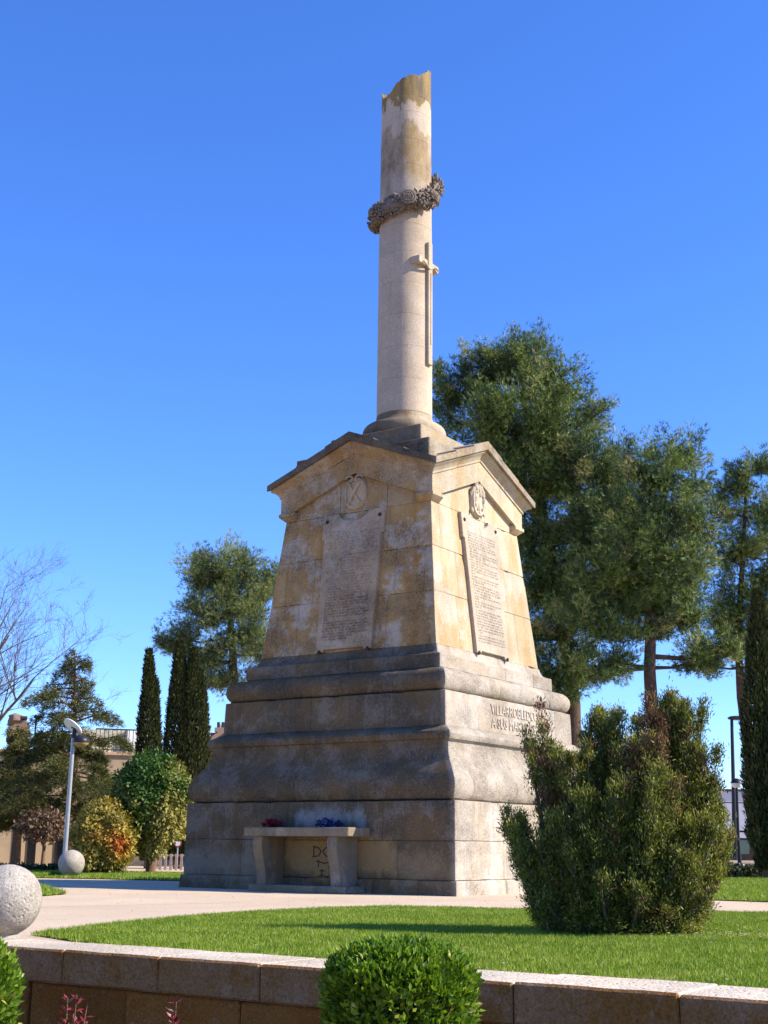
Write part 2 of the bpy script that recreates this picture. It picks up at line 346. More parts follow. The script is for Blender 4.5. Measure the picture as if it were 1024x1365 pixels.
def lawn_mat():
    m, nt, b = new_mat('lawn_turf'); g = NG(nt); co = g.coord()
    c = g.ramp(g.noise(co, 3.5, 7, 0.7), [(0.3, (0.045, 0.085, 0.014)), (0.6, (0.075, 0.125, 0.02)), (0.8, (0.14, 0.14, 0.05))])
    nt.links.new(c, b.inputs['Base Color']); b.inputs['Roughness'].default_value = 0.95
    nt.links.new(g.bump(g.noise(co, 60, 4, 0.8), 0.8, 0.02), b.inputs['Normal'])
    return m
M['lawn'] = lawn_mat()
def inside(poly, X, Y):
    r = np.zeros(len(X), bool); n = len(poly)
    for i in range(n):
        x0, y0 = poly[i][:2]; x1, y1 = poly[(i + 1) % n][:2]
        c = ((y0 > Y) != (y1 > Y)) & (X < (x1 - x0) * (Y - y0) / (y1 - y0 + 1e-12) + x0)
        r ^= c
    return r
def set_rnd(me, vals):
    at_ = me.attributes.new('rnd', 'FLOAT', 'POINT'); at_.data.foreach_set('value', np.asarray(vals, dtype=np.float32))
def np_mesh(name, V, T, rnd, mat, parent=None, smooth=False):
    me = bpy.data.meshes.new(name)
    V = np.asarray(V, dtype=np.float32); T = np.asarray(T, dtype=np.int32)
    me.vertices.add(len(V)); me.vertices.foreach_set('co', V.ravel())
    me.loops.add(T.size); me.loops.foreach_set('vertex_index', T.ravel())
    me.polygons.add(len(T)); me.polygons.foreach_set('loop_start', np.arange(0, T.size, 3, dtype=np.int32))
    me.update(calc_edges=True)
    if smooth: me.polygons.foreach_set('use_smooth', np.ones(len(T), bool))
    set_rnd(me, rnd)
    return link(name, me, mat, parent)
def unit(a): return a / (np.linalg.norm(a, axis=1, keepdims=True) + 1e-9)
def leaf_arrays(P, D, N, Ln, W, rnd, fold=0.15):
    D = unit(D); S = unit(np.cross(D, N)); N = np.cross(S, D); n = len(P)
    Ln = np.broadcast_to(np.asarray(Ln, float).reshape(-1, 1), (n, 1)); W = np.broadcast_to(np.asarray(W, float).reshape(-1, 1), (n, 1))
    V = np.stack([P, P + D * Ln * 0.5 + S * W * 0.5 + N * W * fold, P + D * Ln, P + D * Ln * 0.5 - S * W * 0.5 + N * W * fold], 1).reshape(-1, 3)
    i = np.arange(n) * 4
    T = np.stack([np.stack([i, i + 1, i + 2], 1), np.stack([i, i + 2, i + 3], 1)], 1).reshape(-1, 3)
    return V, T, np.repeat(rnd, 4)
def needle_arrays(P, D, Ln, W, rnd):
    D = unit(D); n = len(P); S = unit(np.cross(D, rng.normal(size=(n, 3))))
    Ln = np.broadcast_to(np.asarray(Ln, float).reshape(-1, 1), (n, 1)); W = np.broadcast_to(np.asarray(W, float).reshape(-1, 1), (n, 1))
    V = np.stack([P - S * W * 0.5, P + S * W * 0.5, P + D * Ln], 1).reshape(-1, 3)
    return V, np.arange(3 * n).reshape(-1, 3), np.repeat(rnd, 3)
def rdir(n): return unit(rng.normal(size=(n, 3)))

def lawn(name, poly, density, hgt, wid, z=0.012):
    zz = z
    o = mesh(name, [(p[0], p[1], zz) for p in poly], [tuple(range(len(poly)))], M['lawn'])
    if o.data.polygons[0].normal.z < 0: o.data.flip_normals()
    tag(o, kind='structure')
    xs = [p[0] for p in poly]; ys = [p[1] for p in poly]
    area = (max(xs) - min(xs)) * (max(ys) - min(ys)); n = int(area * density)
    X = rng.uniform(min(xs), max(xs), n); Y = rng.uniform(min(ys), max(ys), n)
    jit = 0.05 * np.array([noise.noise((x * 4.1, y * 4.1, 1.0)) for x, y in zip(X, Y)]) + rng.normal(0, 0.022, n)
    k = inside(poly, X + jit, Y + jit); X, Y = X[k], Y[k]
    fr = np.abs(X) < Y * 0.325 + 0.5; X, Y = X[fr], Y[fr]; n = len(X)
    pn = np.array([noise.noise((x * 1.7, y * 1.7, 3.3)) for x, y in zip(X, Y)]) * 0.5
    P = np.stack([X, Y, np.full(n, zz - 0.002)], 1)
    D = np.stack([rng.normal(0, 0.38, n), rng.normal(0, 0.38, n), np.ones(n)], 1)
    H = hgt * rng.uniform(0.55, 1.25, n) * (1 + 0.3 * pn)
    rr = np.clip(rng.normal(0.5, 0.17, n) + 0.42 * pn + (rng.random(n) < 0.06) * 0.5, 0, 1)
    pn2 = np.array([noise.noise((x * 5.3, y * 5.3, 9.1)) for x, y in zip(X, Y)])
    dry = np.clip(1.15 - np.hypot((X - 2.75) / 0.55, (Y - 10.55) / 0.4), 0, 1) + np.clip(1 - np.abs((X * math.sin(TH) + Y * math.cos(TH)) - (CX * math.sin(TH) + CY * math.cos(TH)) - WI) / 0.22, 0, 1) * 0.35
    rr = np.clip(rr + dry * 0.55 * (0.6 + pn2) + 0.20 * pn2, 0, 1); H = H * (1 - 0.35 * np.clip(dry, 0, 1))
    V, T, r_ = needle_arrays(P, D, H, wid * rng.uniform(0.7, 1.3, n), rr)
    g_ = np_mesh('grass', V, T, r_, M['grass']); tag(g_, kind='stuff')
    return o
wi_ = [lw(a, WI + 0.0) for a in (5.9, 7.5, 9.0, 10.2, 14.0)]
front = [gnd(45, 1247), gnd(120, 1237), gnd(200, 1228.5), gnd(270, 1222.5), gnd(340, 1217.5), gnd(430, 1213), gnd(520, 1210.5), gnd(600, 1212), gnd(690, 1214.5), gnd(850, 1216.5), gnd(1024, 1219), Vector((9, 14.6, 0))]
lawn('lawn', [(p.x, p.y) for p in front] + [(p.x, p.y) for p in reversed(wi_)], 7500, 0.034, 0.008)
lawn('lawn', [(4.45, 18.4), (5.3, 17.75), (11, 17.4), (16, 34), (9.5, 33), (6, 30), (4.6, 24)], 900, 0.06, 0.016)
lawn('lawn', [(-7.6, 26.6), (-5.3, 26.0), (-3.6, 25.2), (-1.5, 25.6), (-2, 31), (-14, 34), (-14, 27.4)], 900, 0.06, 0.016)
lawn('lawn', [(-4.28, 17.35), (-4.15, 18.1), (-4.55, 19.0), (-5.3, 21.3), (-6.2, 22.3), (-8.5, 20.0), (-8, 16.0)], 1800, 0.07, 0.012)

# ------------------------------------------------------------------ the monument
mon = thing('stone_monument', 'tall weathered stone memorial with a broken round column on a stepped, gabled pedestal', 'monument', (CX, CY, 0), -TH)
def wob(v, amp=0.006, sc=2.6):
    n = noise.noise_vector(v * sc) + noise.noise_vector(v * sc * 4) * 0.45
    return v + n * amp
def rotf(face, x, y, z):
    for _ in range(face): x, y = -y, x
    return Vector((x, y, z))
def ring_piece(name, prof, face, a0, a1, mat, depth=0.3, rake=0.0, seg=0.13, gap=0.0018, chamfer=True, amp=0.004, parent=None, ref=1.7):
    """one stone of a square course: prof = outer (w, z) from bottom to top; a0 / a1 None = mitred corner"""
    P = list(prof); wmin = min(w for w, z in P) - depth
    P = P + [(wmin, P[-1][1]), (wmin, P[0][1])]
    no = len(prof)
    def xe(a, w, s): return s * w if a is None else a - s * gap
    wm = max(w for w, z in prof)
    len_ = xe(a1, wm, 1) - xe(a0, wm, -1); n = max(2, int(len_ / seg))
    ts = [i / n for i in range(n + 1)]
    e = 0.012 / max(len_, 0.05)
    st = [(t, 0.0) for t in ts]
    if chamfer:
        if a0 is not None: st = [(0.0, 0.006), (e, 0.0)] + st[1:]
        if a1 is not None: st = st[:-1] + [(1 - e, 0.0), (1.0, 0.006)]
    vs_ = []; m = len(P)
    for t, ins in st:
        for i, (w, z) in enumerate(P):
            x = xe(a0, w, -1) * (1 - t) + xe(a1, w, 1) * t
            ww = w - ins if i < no else w
            zz = z + rake * (ref - abs(x))
            v = rotf(face, x, -ww, zz)
            if i in (0, 1, no - 2, no - 1):
                k_ = max(0.0, noise.noise(v * 5.5) - 0.36) * 0.06 + max(0.0, noise.noise(v * 13) - 0.35) * 0.04
                o_ = rotf(face, 0, 1, 0); v = v + o_ * k_ + Vector((0, 0, k_ * (0.8 if i < 2 else -0.8)))
            vs_.append(wob(v, amp) if i < no else v)
    fs = []
    for s in range(len(st) - 1):
        for i in range(m): fs.append((s * m + i, s * m + m + i, s * m + m + (i + 1) % m, s * m + (i + 1) % m))
    fs += [tuple(range(m)), tuple(range(len(vs_) - 1, len(vs_) - m - 1, -1))]
    return mesh(name, vs_, fs, mat, parent or mon, 32)
def ch(w0, z0, w1, z1, c=0.008): return [(w0 - c, z0), (w0, z0 + c)] + [(w0 + (w1 - w0) * k / 4, z0 + (z1 - z0) * k / 4) for k in (1, 2, 3)] + [(w1, z1 - c), (w1 - c, z1)]
def course(name, prof, mat, joints, **kw):
    out = []
    for face in range(4):
        js = joints[face % len(joints)]
        js = [None] + list(js) + [None]
        for a0, a1 in zip(js[:-1], js[1:]): out.append(ring_piece(name, prof, face, a0, a1, mat, **kw))
    return out
# core behind the joints
core = MB()
for w, z0, w1, z1 in ((2.46, 0, 2.46, 1.29), (2.14, 1.29, 2.14, 2.3), (2.07, 2.3, 2.07, 2.9), (1.84, 2.9, 1.84, 3.5), (1.69, 3.5, 1.43, 6.06), (1.43, 6.06, 1.40, 6.5)):
    core.add([(-w, -w, z0), (w, -w, z0), (w, w, z0), (-w, w, z0), (-w1, -w1, z1), (w1, -w1, z1), (w1, w1, z1), (-w1, w1, z1)],
             [(3, 2, 1, 0), (4, 5, 6, 7), (0, 1, 5, 4), (1, 2, 6, 5), (2, 3, 7, 6), (3, 0, 4, 7)])
core.build('joint_mortar', M['mortar'], mon)
g3 = 0.003
course('plinth_stone', ch(2.560, -0.02, 2.546, 0.205 - g3, 0.014), M['base'], [(-1.55, -0.1, 1.15, 1.92), (-1.1, 0.35, 1.5), (0.2,), (-0.8, 0.9)])
course('base_stone', ch(2.511, 0.205, 2.511, 0.747 - g3), M['base'], [(-1.35, 0.62, 1.55), (-1.0, 0.9), (0.1,), (-0.9, 0.8)])
course('base_stone', ch(2.506, 0.747, 2.506, 1.305, 0.01), M['base'], [(-1.72, -0.45, 1.28), (-1.4, 0.1, 1.5), (-0.4, 1.0), (0.3,)])
cyma = [(2.40, 1.308), (2.45, 1.335), (2.485, 1.40), (2.502, 1.47), (2.506, 1.54), (2.492, 1.61), (2.45, 1.69), (2.385, 1.78), (2.315, 1.87), (2.262, 1.96), (2.235, 2.05), (2.232, 2.13), (2.245, 2.185),
        (2.290, 2.195), (2.306, 2.225), (2.310, 2.275), (2.290, 2.310), (2.23, 2.345), (2.14, 2.40)]
course('cyma_stone', cyma, M['mould'], [(-0.35,), (-1.95, 0.6), (0.4,), (-0.5, 1.2)], amp=0.0045)
course('frieze_stone', ch(2.125, 2.395, 2.112, 2.925, 0.01), M['base'], [(-1.80, -0.35, 1.05), (-1.45, 1.5), (0.2,), (-0.7, 0.9)])
torus = [(1.97, 2.928), (2.03, 2.935), (2.075, 2.965), (2.105, 3.02), (2.118, 3.09), (2.108, 3.16), (2.075, 3.22), (2.02, 3.265), (1.95, 3.29), (1.85, 3.30)]
course('torus_stone', torus, M['mould'], [(-0.9, 0.8), (-0.4, 1.2), (0.1,), (-0.6, 0.9)], amp=0.004)
foot = [(1.873, 3.30), (1.885, 3.312), (1.884, 3.42), (1.880, 3.512), (1.868, 3.526), (1.82, 3.534), (1.772, 3.562), (1.742, 3.61), (1.722, 3.69)]
course('die_foot_stone', foot, M['base'], [(-0.6, 0.95), (0.2, 1.2), (0.3,), (-0.4,)], amp=0.006)
def wd(z): return 1.711 + (z - 3.678) / (6.062 - 3.678) * (1.462 - 1.711)
for z0, z1, js in ((3.69, 4.56, [(-1.02, 0.75), (-0.95, 1.02), (0.2,), (-0.3, 0.8)]), (4.56, 5.31, [(-1.33, -0.75, 0.86, 1.42), (-0.85, 0.8), (-0.3, 0.6), (0.1,)]), (5.31, 6.06, [(-0.95, 0.68), (-1.25, 0.72), (0.0,), (-0.4, 0.7)])):
    course('die_stone', ch(wd(z0), z0, wd(z1), z1 - g3, 0.006), M['die'], js)
def prism(name, poly, face, wfun, depth, mat, parent=None, inset=0.0, amp=0.0, smooth=30, sub=0.0):
    """a slab with the outline poly [(a, z)] on a face of the monument; wfun(z) = its front, depth = thickness"""
    if sub > 0:
        q = []
        for i, p in enumerate(poly):
            r_ = poly[(i + 1) % len(poly)]; d = math.dist(p, r_); n = max(1, int(d / sub))
            q += [(p[0] + (r_[0] - p[0]) * k / n, p[1] + (r_[1] - p[1]) * k / n) for k in range(n)]
        poly = q
    n = len(poly); vs_ = []
    ca = sum(p[0] for p in poly) / n; cz = sum(p[1] for p in poly) / n
    rings = [(0.0, 0.0), (inset, inset), (depth, 0.0)] if inset > 0 else [(0.0, 0.0), (depth, 0.0)]
    if inset > 0: rings = [(0.0, inset), (inset, 0.0), (depth, 0.0)]
    for d, ins in rings:
        for a, z in poly:
            r_ = math.hypot(a - ca, z - cz) + 1e-6
            a_ = a - (a - ca) / r_ * ins; z_ = z - (z - cz) / r_ * ins
            v = rotf(face, a_, -(wfun(z_) - d), z_); vs_.append(wob(v, amp) if amp and d < depth else v)
    fs = [tuple(range(n))]
    m = len(rings)
    for r_ in range(m - 1):
        for i in range(n): fs.append((r_ * n + i, r_ * n + n + i, r_ * n + n + (i + 1) % n, r_ * n + (i + 1) % n))
    fs.append(tuple(range(m * n - 1, (m - 1) * n - 1, -1)))
    o = mesh(name, vs_, fs, mat, parent or mon, smooth)
    bm_fix(o); return o
import bmesh
def bm_fix(o):
    b = bmesh.new(); b.from_mesh(o.data); bmesh.ops.recalc_face_normals(b, faces=b.faces); b.to_mesh(o.data); b.free(); o.data.update()
SL = 0.385
ZE = 6.70                                   # top of the eaves at the corners (a = 1.7)
def rk(a): return SL * (1.7 - abs(a))
for face in range(4):
    tw = lambda z: wd(min(z, 6.2)) + 0.0
    js = [(-1.44, -0.33), (-0.33, 0.62), (0.62, 1.44)] if face % 2 == 0 else [(-1.44, 0.1), (0.1, 1.44)]
    for a0, a1 in js:
        pts = [(a0 + 0.003, 6.06), (a1 - 0.003, 6.06), (a1 - 0.003, 6.22 + rk(a1))]
        if a0 < 0 < a1: pts.append((0, 6.22 + rk(0)))
        pts.append((a0 + 0.003, 6.22 + rk(a0)))
        prism('tympanum_stone', pts, face, tw, 0.3, M['gable'], inset=0.005)
    # raking band with its level ends
    for s in (-1, 1):
        e = 1.535
        poly = [(s * e, 6.20), (s * 1.25, 6.20), (s * 1.25, 6.215), (0, 6.715), (0, 7.05), (s * e, 6.48)]
        # corner is mitred: inner vertices drawn in
        vs_ = []
        for d in (0.0, 0.22):
            for a, z in poly:
                aa = a if abs(a) < e else math.copysign(e - d, a)
                vs_.append(wob(rotf(face, aa, -(e - d), z), 0.004) if d == 0 else rotf(face, aa, -(e - d), z))
        n = len(poly); fs = [tuple(range(n)), tuple(range(2 * n - 1, n - 1, -1))] + [(i, n + i, n + (i + 1) % n, (i + 1) % n) for i in range(n)]
        o = mesh('gable_band', vs_, fs, M['gable'], mon, 30); bm_fix(o)
        # little capital under each end
        ring_capital = [(1.47, 6.06), (1.50, 6.085), (1.545, 6.125), (1.56, 6.14), (1.56, 6.185), (1.545, 6.20)]
        P = ring_capital + [(1.30, 6.20), (1.30, 6.06)]
        vs_ = []
        for (ai, kind) in ((1.215, 0), (1.235, 1), (None, 1)):
            for w, z in P:
                x = w if ai is None else ai
                ww = w if kind else max(min(w, 1.47), 1.30)
                vs_.append(rotf(face, s * x, -ww, z))
        m = len(P); fs = [tuple(range(m)), tuple(range(3 * m - 1, 2 * m - 1, -1))]
        for r_ in range(2):
            for i in range(m): fs.append((r_ * m + i, r_ * m + m + i, r_ * m + m + (i + 1) % m, r_ * m + (i + 1) % m))
        o = mesh('capital', vs_, fs, M['gable'], mon, 30); bm_fix(o)
    # raking cavetto under the roof slabs
    zc = 6.475 - SL * (1.7 - 1.535)
    cav = [(1.500, zc - 0.03), (1.545, zc - 0.01), (1.555, zc + 0.0), (1.558, zc + 0.035), (1.566, zc + 0.045), (1.580, zc + 0.075), (1.615, zc + 0.115), (1.655, zc + 0.140), (1.665, zc + 0.150), (1.665, zc + 0.19)]
    for a0, a1 in ((None, -0.78), (-0.78, 0.0), (0.0, 0.85), (0.85, None)):
        ring_piece('cornice_stone', cav, face, a0, a1, M['gable'], depth=0.2, rake=SL, amp=0.004)
    # roof slabs: three to a slope, each lapping the lower one
    for s in (-1, 1):
        cuts = [0.0, 0.50, 1.10, 1.715]
        for k in range(3):
            a0, a1 = cuts[k], cuts[k + 1]
            up = (0.045, 0.022, 0.0)[k]; g0 = 0 if k == 0 else 0.002
            vs_ = []
            for zt in (0, 1):
                for a, b_ in ((a0 + g0, -1.715), (a1 - 0.002 * (k < 2), -1.715), (a1 - 0.002 * (k < 2), -a1), (a0 + g0, -max(a0, 0.02))):
                    zz = zc + 0.185 + SL * (1.7 - a) if zt == 0 else ZE + SL * (1.7 - a) + up
                    vs_.append(wob(rotf(face, s * a, b_, zz), 0.006))
            o = mesh('roof_slab', vs_, [(3, 2, 1, 0), (4, 5, 6, 7), (0, 1, 5, 4), (1, 2, 6, 5), (2, 3, 7, 6), (3, 0, 4, 7)], M['roof'], mon)
            bm_fix(o)
# plaques with worn names
def plaque(face, seed):
    rr = random.Random(seed)
    wf = lambda z: wd(z) + 0.065
    ear = 0.62; n_ = 0.575; bt = 0.535
    poly = [(-bt, 3.70), (-bt + 0.14, 3.70), (-bt + 0.14, 3.735), (bt - 0.14, 3.735), (bt - 0.14, 3.70), (bt, 3.70), (n_, 5.62), (ear, 5.62), (ear, 6.05), (0.30, 6.05)]
    poly += [(0.30 * math.cos(t * math.pi / 10), 6.05 - 0.15 * math.sin(t * math.pi / 10)) for t in range(1, 10)]
    poly += [(-0.30, 6.05), (-ear, 6.05), (-ear, 5.62), (-n_, 5.62)]
    pl = prism('plaque', poly, face, wf, 0.10, M['plaque'], inset=0.008, amp=0.003)
    tx = MB(); z = 5.72; row = 0
    while z > 3.86:
        hw = bt - 0.10 + (z - 3.7) * 0.02
        a = -hw + rr.uniform(0, 0.02)
        hgt = 0.026 if row % 9 else 0.034
        while a < hw - 0.02:
            wl = rr.choice((2, 3, 4, 5, 6, 7))
            for _ in range(wl):
                cw = rr.uniform(0.012, 0.021)
                if a + cw > hw: break
                w = wf(z) + 0.0005; t = rr.uniform(0.0015, 0.0035) if face == 1 else rr.uniform(0.005, 0.011) * (1.5 if z < 4.6 else 0.6)
                for (x0, x1, q0, q1) in ((a, a + 0.006, 0, hgt), (a, a + cw, (hgt - 0.006) * rr.choice((0, 0.5, 1)), 0)):
                    q1 = q1 or q0 + 0.006
                    if rr.random() < (0.10 if face == 1 else 0.25): continue
                    vv = [rotf(face, x, -(wf(z + q) + d), z + q) for d in (-0.004, t) for x, q in ((x0, q0), (x1, q0), (x1, q1), (x0, q1))]
                    tx.add(vv, [(0, 1, 5, 4), (1, 2, 6, 5), (2, 3, 7, 6), (3, 0, 4, 7), (4, 5, 6, 7)])
                a += cw + 0.006
            a += 0.022
            if rr.random() < 0.06: break
        z -= 0.047; row += 1
    o = tx.build('carved_names', M['plaque_text'] if face == 1 else M['plaque'], pl); o['kind'] = 'stuff'
    for a, z in ((-ear + 0.09, 5.93), (ear - 0.09, 5.93), (-bt + 0.06, 3.70), (bt - 0.06, 3.70)):
        b_ = MB()
        c = rotf(face, a, -(wf(z) - 0.01), z); nrm = rotf(face, 0, -1, 0)
        b_.tube([c, c + nrm * 0.018, c + nrm * 0.03], [0.034, 0.034, 0.018], 8)
        b_.build('bolt', M['bolt'], pl)
    return pl
M['plaque_text'] = stone('plaque_letter_stone', (0.41, 0.34, 0.26), 0.2, 0.3, 0.2, 0.3, tint=0.02)
for f_ in range(4): plaque(f_, 11 + f_)
# shields over the plaques
def shield(face):
    base = wd(6.2); cz = 6.37; N0 = rotf(face, 0, -1, 0)
    outl = []
    for k in range(28):
        t = 2 * math.pi * k / 28
        a = 0.235 * math.sin(t) * (1 + 0.10 * math.cos(2 * t)); z = cz + 0.285 * math.cos(t)
        if z > cz + 0.20: a *= 1.08
        outl.append((a, z))
    vs_ = []; n = 28
    for d, sc_ in ((-0.05, 1.0), (0.05, 1.0), (0.085, 0.9), (0.085, 0.80), (0.068, 0.74), (0.085, 0.4)):
        for a, z in outl: vs_.append(rotf(face, a * sc_, -(base + d), cz + (z - cz) * sc_))
    fs = [tuple(range(n - 1, -1, -1))]
    for r_ in range(5):
        for i in range(n): fs.append((r_ * n + i, r_ * n + (i + 1) % n, r_ * n + n + (i + 1) % n, r_ * n + n + i))
    fs.append(tuple(range(5 * n, 6 * n)))
    sh = mesh('shield', vs_, fs, M['relief'], mon, 50); bm_fix(sh)
    def pt(a, z, d): return rotf(face, a, -(base + d), cz + z)
    if face % 2 == 0:
        for s in (-1, 1):
            r_ = MB(); r_.tube([pt(-s * 0.12, -0.20, 0.085), pt(0, 0, 0.102 + 0.012 * s), pt(s * 0.12, 0.19, 0.085)], [0.026, 0.034, 0.026], 6); r_.build('crossed_staff', M['relief'], sh, 40)
            sc_ = MB(); sc_.tube([pt(s * (0.10 + 0.07 * math.cos(t)), 0.25 + 0.05 * math.sin(t), 0.09) for t in [q * 0.5 for q in range(10)]], 0.017, 6); sc_.build('scroll', M['relief'], sh, 40)
    else:
        q = MB(); rr = random.Random(5)
        for _ in range(18):
            a = rr.uniform(-0.14, 0.14); z = rr.uniform(-0.22, 0.24); q.sphere(rr.uniform(0.03, 0.055), pt(a, z, 0.062), 8, (1, 1, 1.3), 0.4)
        q.build('carved_arms', M['relief'], sh, 60)
        c = MB()
        for k in range(5): c.tube([pt(-0.10 + 0.05 * k, 0.24, 0.05), pt(-0.11 + 0.055 * k, 0.30 + 0.02 * (k % 2), 0.075)], [0.035, 0.022], 7)
        c.tube([pt(-0.13, 0.245, 0.06), pt(0.13, 0.245, 0.06)], 0.03, 7); c.build('carved_crown', M['relief'], sh, 50)
        for s in (-1, 1):
            v = MB(); v.tube([pt(s * (0.175 + 0.025 * math.sin(t * 2)), 0.2 - 0.11 * t, 0.05 + 0.02 * math.cos(t * 3)) for t in [x * 0.4 for x in range(11)]], [0.03] * 10 + [0.012], 7); v.build('scroll', M['relief'], sh, 50)
for f_ in range(4): shield(f_)
# the two-line inscription
def text_mesh(s, face, a0, a1, z0, z1, wf, mat, name, depth=0.016, embed=0.004):
    cu = bpy.data.curves.new(name, 'FONT'); cu.body = s; cu.extrude = (depth + embed) / 2; cu.resolution_u = 2; cu.offset = 0.0
    ob = bpy.data.objects.new(name, cu); me = bpy.data.meshes.new_from_object(ob)
    bpy.data.objects.remove(ob); bpy.data.curves.remove(cu)
    co = np.array([v.co[:] for v in me.vertices]); mn, mx = co.min(0), co.max(0)
    for v in me.vertices:
        a = a0 + (v.co.x - mn[0]) / (mx[0] - mn[0]) * (a1 - a0); z = z0 + (v.co.y - mn[1]) / (mx[1] - mn[1]) * (z1 - z0)
        d = (v.co.z - mn[2]) / (mx[2] - mn[2]) * (depth + embed) - embed
        v.co = rotf(face, a, -(wf(z) + d), z)
    me.update(); return link(name, me, mat, mon)
M['letter'] = stone('letter_stone', (0.47, 0.405, 0.33), 0.1, 0.15, 0.1, 0.3, tint=0.02)
wfz = lambda z: 2.125 - (z - 2.395) * 0.0245 + 0.004
text_mesh('VILLARROBLEDO', 1, -0.74, 0.74, 2.685, 2.845, wfz, M['letter'], 'inscription', 0.010)
text_mesh('A SUS MARTIRES', 1, -0.74, 0.74, 2.475, 2.635, wfz, M['letter'], 'inscription', 0.010)
# ---- column
b = MB(); b.box(-1.36, 1.36, -1.36, 1.36, 6.72, 7.18, 0.012); o = b.build('column_plinth', M['roof'], mon)
b = MB(); b.box(-0.936, 0.936, -0.936, 0.936, 7.182, 7.60, 0.012); o = b.build('column_plinth', M['colbase'], mon)
tor = [(0.60, 7.602), (0.66, 7.61)] + [(0.60 + 0.15 * math.cos(t), 7.775 + 0.155 * math.sin(t)) for t in [(-80 + 160 * k / 10) * math.pi / 180 for k in range(11)]] + [(0.575, 7.935), (0.56, 7.96), (0.53, 7.99), (0.512, 8.04), (0.50, 8.10), (0.40, 8.102)]
b = MB(); b.lathe(tor, 64); b.build('column_base', M['colbase'], mon, 40)
ZT = 15.0
def cr(z): return 0.498 - (z - 8.1) / (15.0 - 8.1) * 0.028 + 0.008 * max(0, 1 - abs(z - 10.5) / 3)
joints = [8.105, 8.72, 9.33, 9.94, 10.55, 11.16, 11.72, 12.33, 12.93, 13.45, 14.02, 14.36]
def drum(z0, z1):
    b = MB(); c = 0.002
    prof = [(0.2, z0 + 0.001), (cr(z0) - c, z0 + 0.001), (cr(z0), z0 + c + 0.002)] + [(cr(z0 + (z1 - z0) * k / 3), z0 + (z1 - z0) * k / 3) for k in (1, 2)] + [(cr(z1), z1 - c - 0.002), (cr(z1) - c, z1 - 0.001), (0.2, z1 - 0.001)]
    b.lathe(prof, 72)
    for i, v in enumerate(b.v):
        if Vector((v.x, v.y)).length > 0.3: b.v[i] = wob(v, 0.0025, 3.0)
    b.build('column_drum', M['column'], mon, 22)
for z0, z1 in zip(joints[:-1], joints[1:]): drum(z0, z1)
# the broken top drum: angle 0 faces the camera, positive to its right
def broken():
    n = 96; b = MB(); vs_ = []
    def rim(t):          # t in degrees, in camera terms
        pts = [(-180, 14.82), (-150, 14.75), (-115, 14.73), (-88, 14.66), (-70, 14.46), (-55, 14.42), (-35, 14.52), (-10, 14.72), (15, 14.80), (35, 14.82), (45, 14.90), (62, 15.04), (78, 15.09), (95, 15.08), (120, 14.96), (150, 14.86), (180, 14.82)]
        for (x0, y0), (x1, y1) in zip(pts[:-1], pts[1:]):
            if x0 <= t <= x1: return y0 + (y1 - y0) * (t - x0) / (x1 - x0)
        return 15.0
    fs = []
    rings = 7
    cols = []
    for k in range(n):
        td = -180 + 360 * k / n; t = R(td)
        # camera-facing direction from the axis is about -y in world; into monument axes
        dx, dy = math.sin(t), -math.cos(t)
        ax_ = dx * math.cos(TH) - dy * math.sin(TH); ay_ = dx * math.sin(TH) + dy * math.cos(TH)
        zr = rim(td) + 0.04 * noise.noise((dx * 6, dy * 6, 1.0)) + 0.03 * noise.noise((dx * 15, dy * 15, 4.0)) + 0.015 * noise.noise((dx * 40, dy * 40, 4.0))
        cols.append((ax_, ay_, zr))
    z0 = joints[-1] + 0.0015
    for r_ in range(rings):
        for ax_, ay_, zr in cols:
            if r_ == 0: q, z = 0.30, z0
            elif r_ == 1: q, z = cr(z0), z0
            elif r_ == 2: q, z = cr(14.8), z0 * 0.35 + zr * 0.65
            elif r_ == 3: q, z = cr(15), zr
            elif r_ == 4: q, z = cr(15) * 0.90, zr - 0.03
            elif r_ == 5: q, z = cr(15) * 0.6, 14.64 + 0.3 * (zr - 14.75)
            else: q, z = cr(15) * 0.2, 14.58
            v = Vector((ax_ * q, ay_ * q, z))
            if r_ >= 4: v += Vector((0, 0, 0.05 * noise.noise(v * 9)))
            vs_.append(v)
    for r_ in range(rings - 1):
        for k in range(n): fs.append((r_ * n + k, r_ * n + (k + 1) % n, r_ * n + n + (k + 1) % n, r_ * n + n + k))
    fs += [tuple(range(n - 1, -1, -1)), tuple(range((rings - 1) * n, rings * n))]
    o = mesh('broken_drum', vs_, fs, M['column'], mon, 40); bm_fix(o)
broken()
def cam_dir(td):         # unit vector on the monument axes for an angle seen from the camera (0 = toward it, 90 = right)
    t = R(td); dx, dy = math.sin(t), -math.cos(t)
    return Vector((dx * math.cos(TH) - dy * math.sin(TH), dx * math.sin(TH) + dy * math.cos(TH), 0))
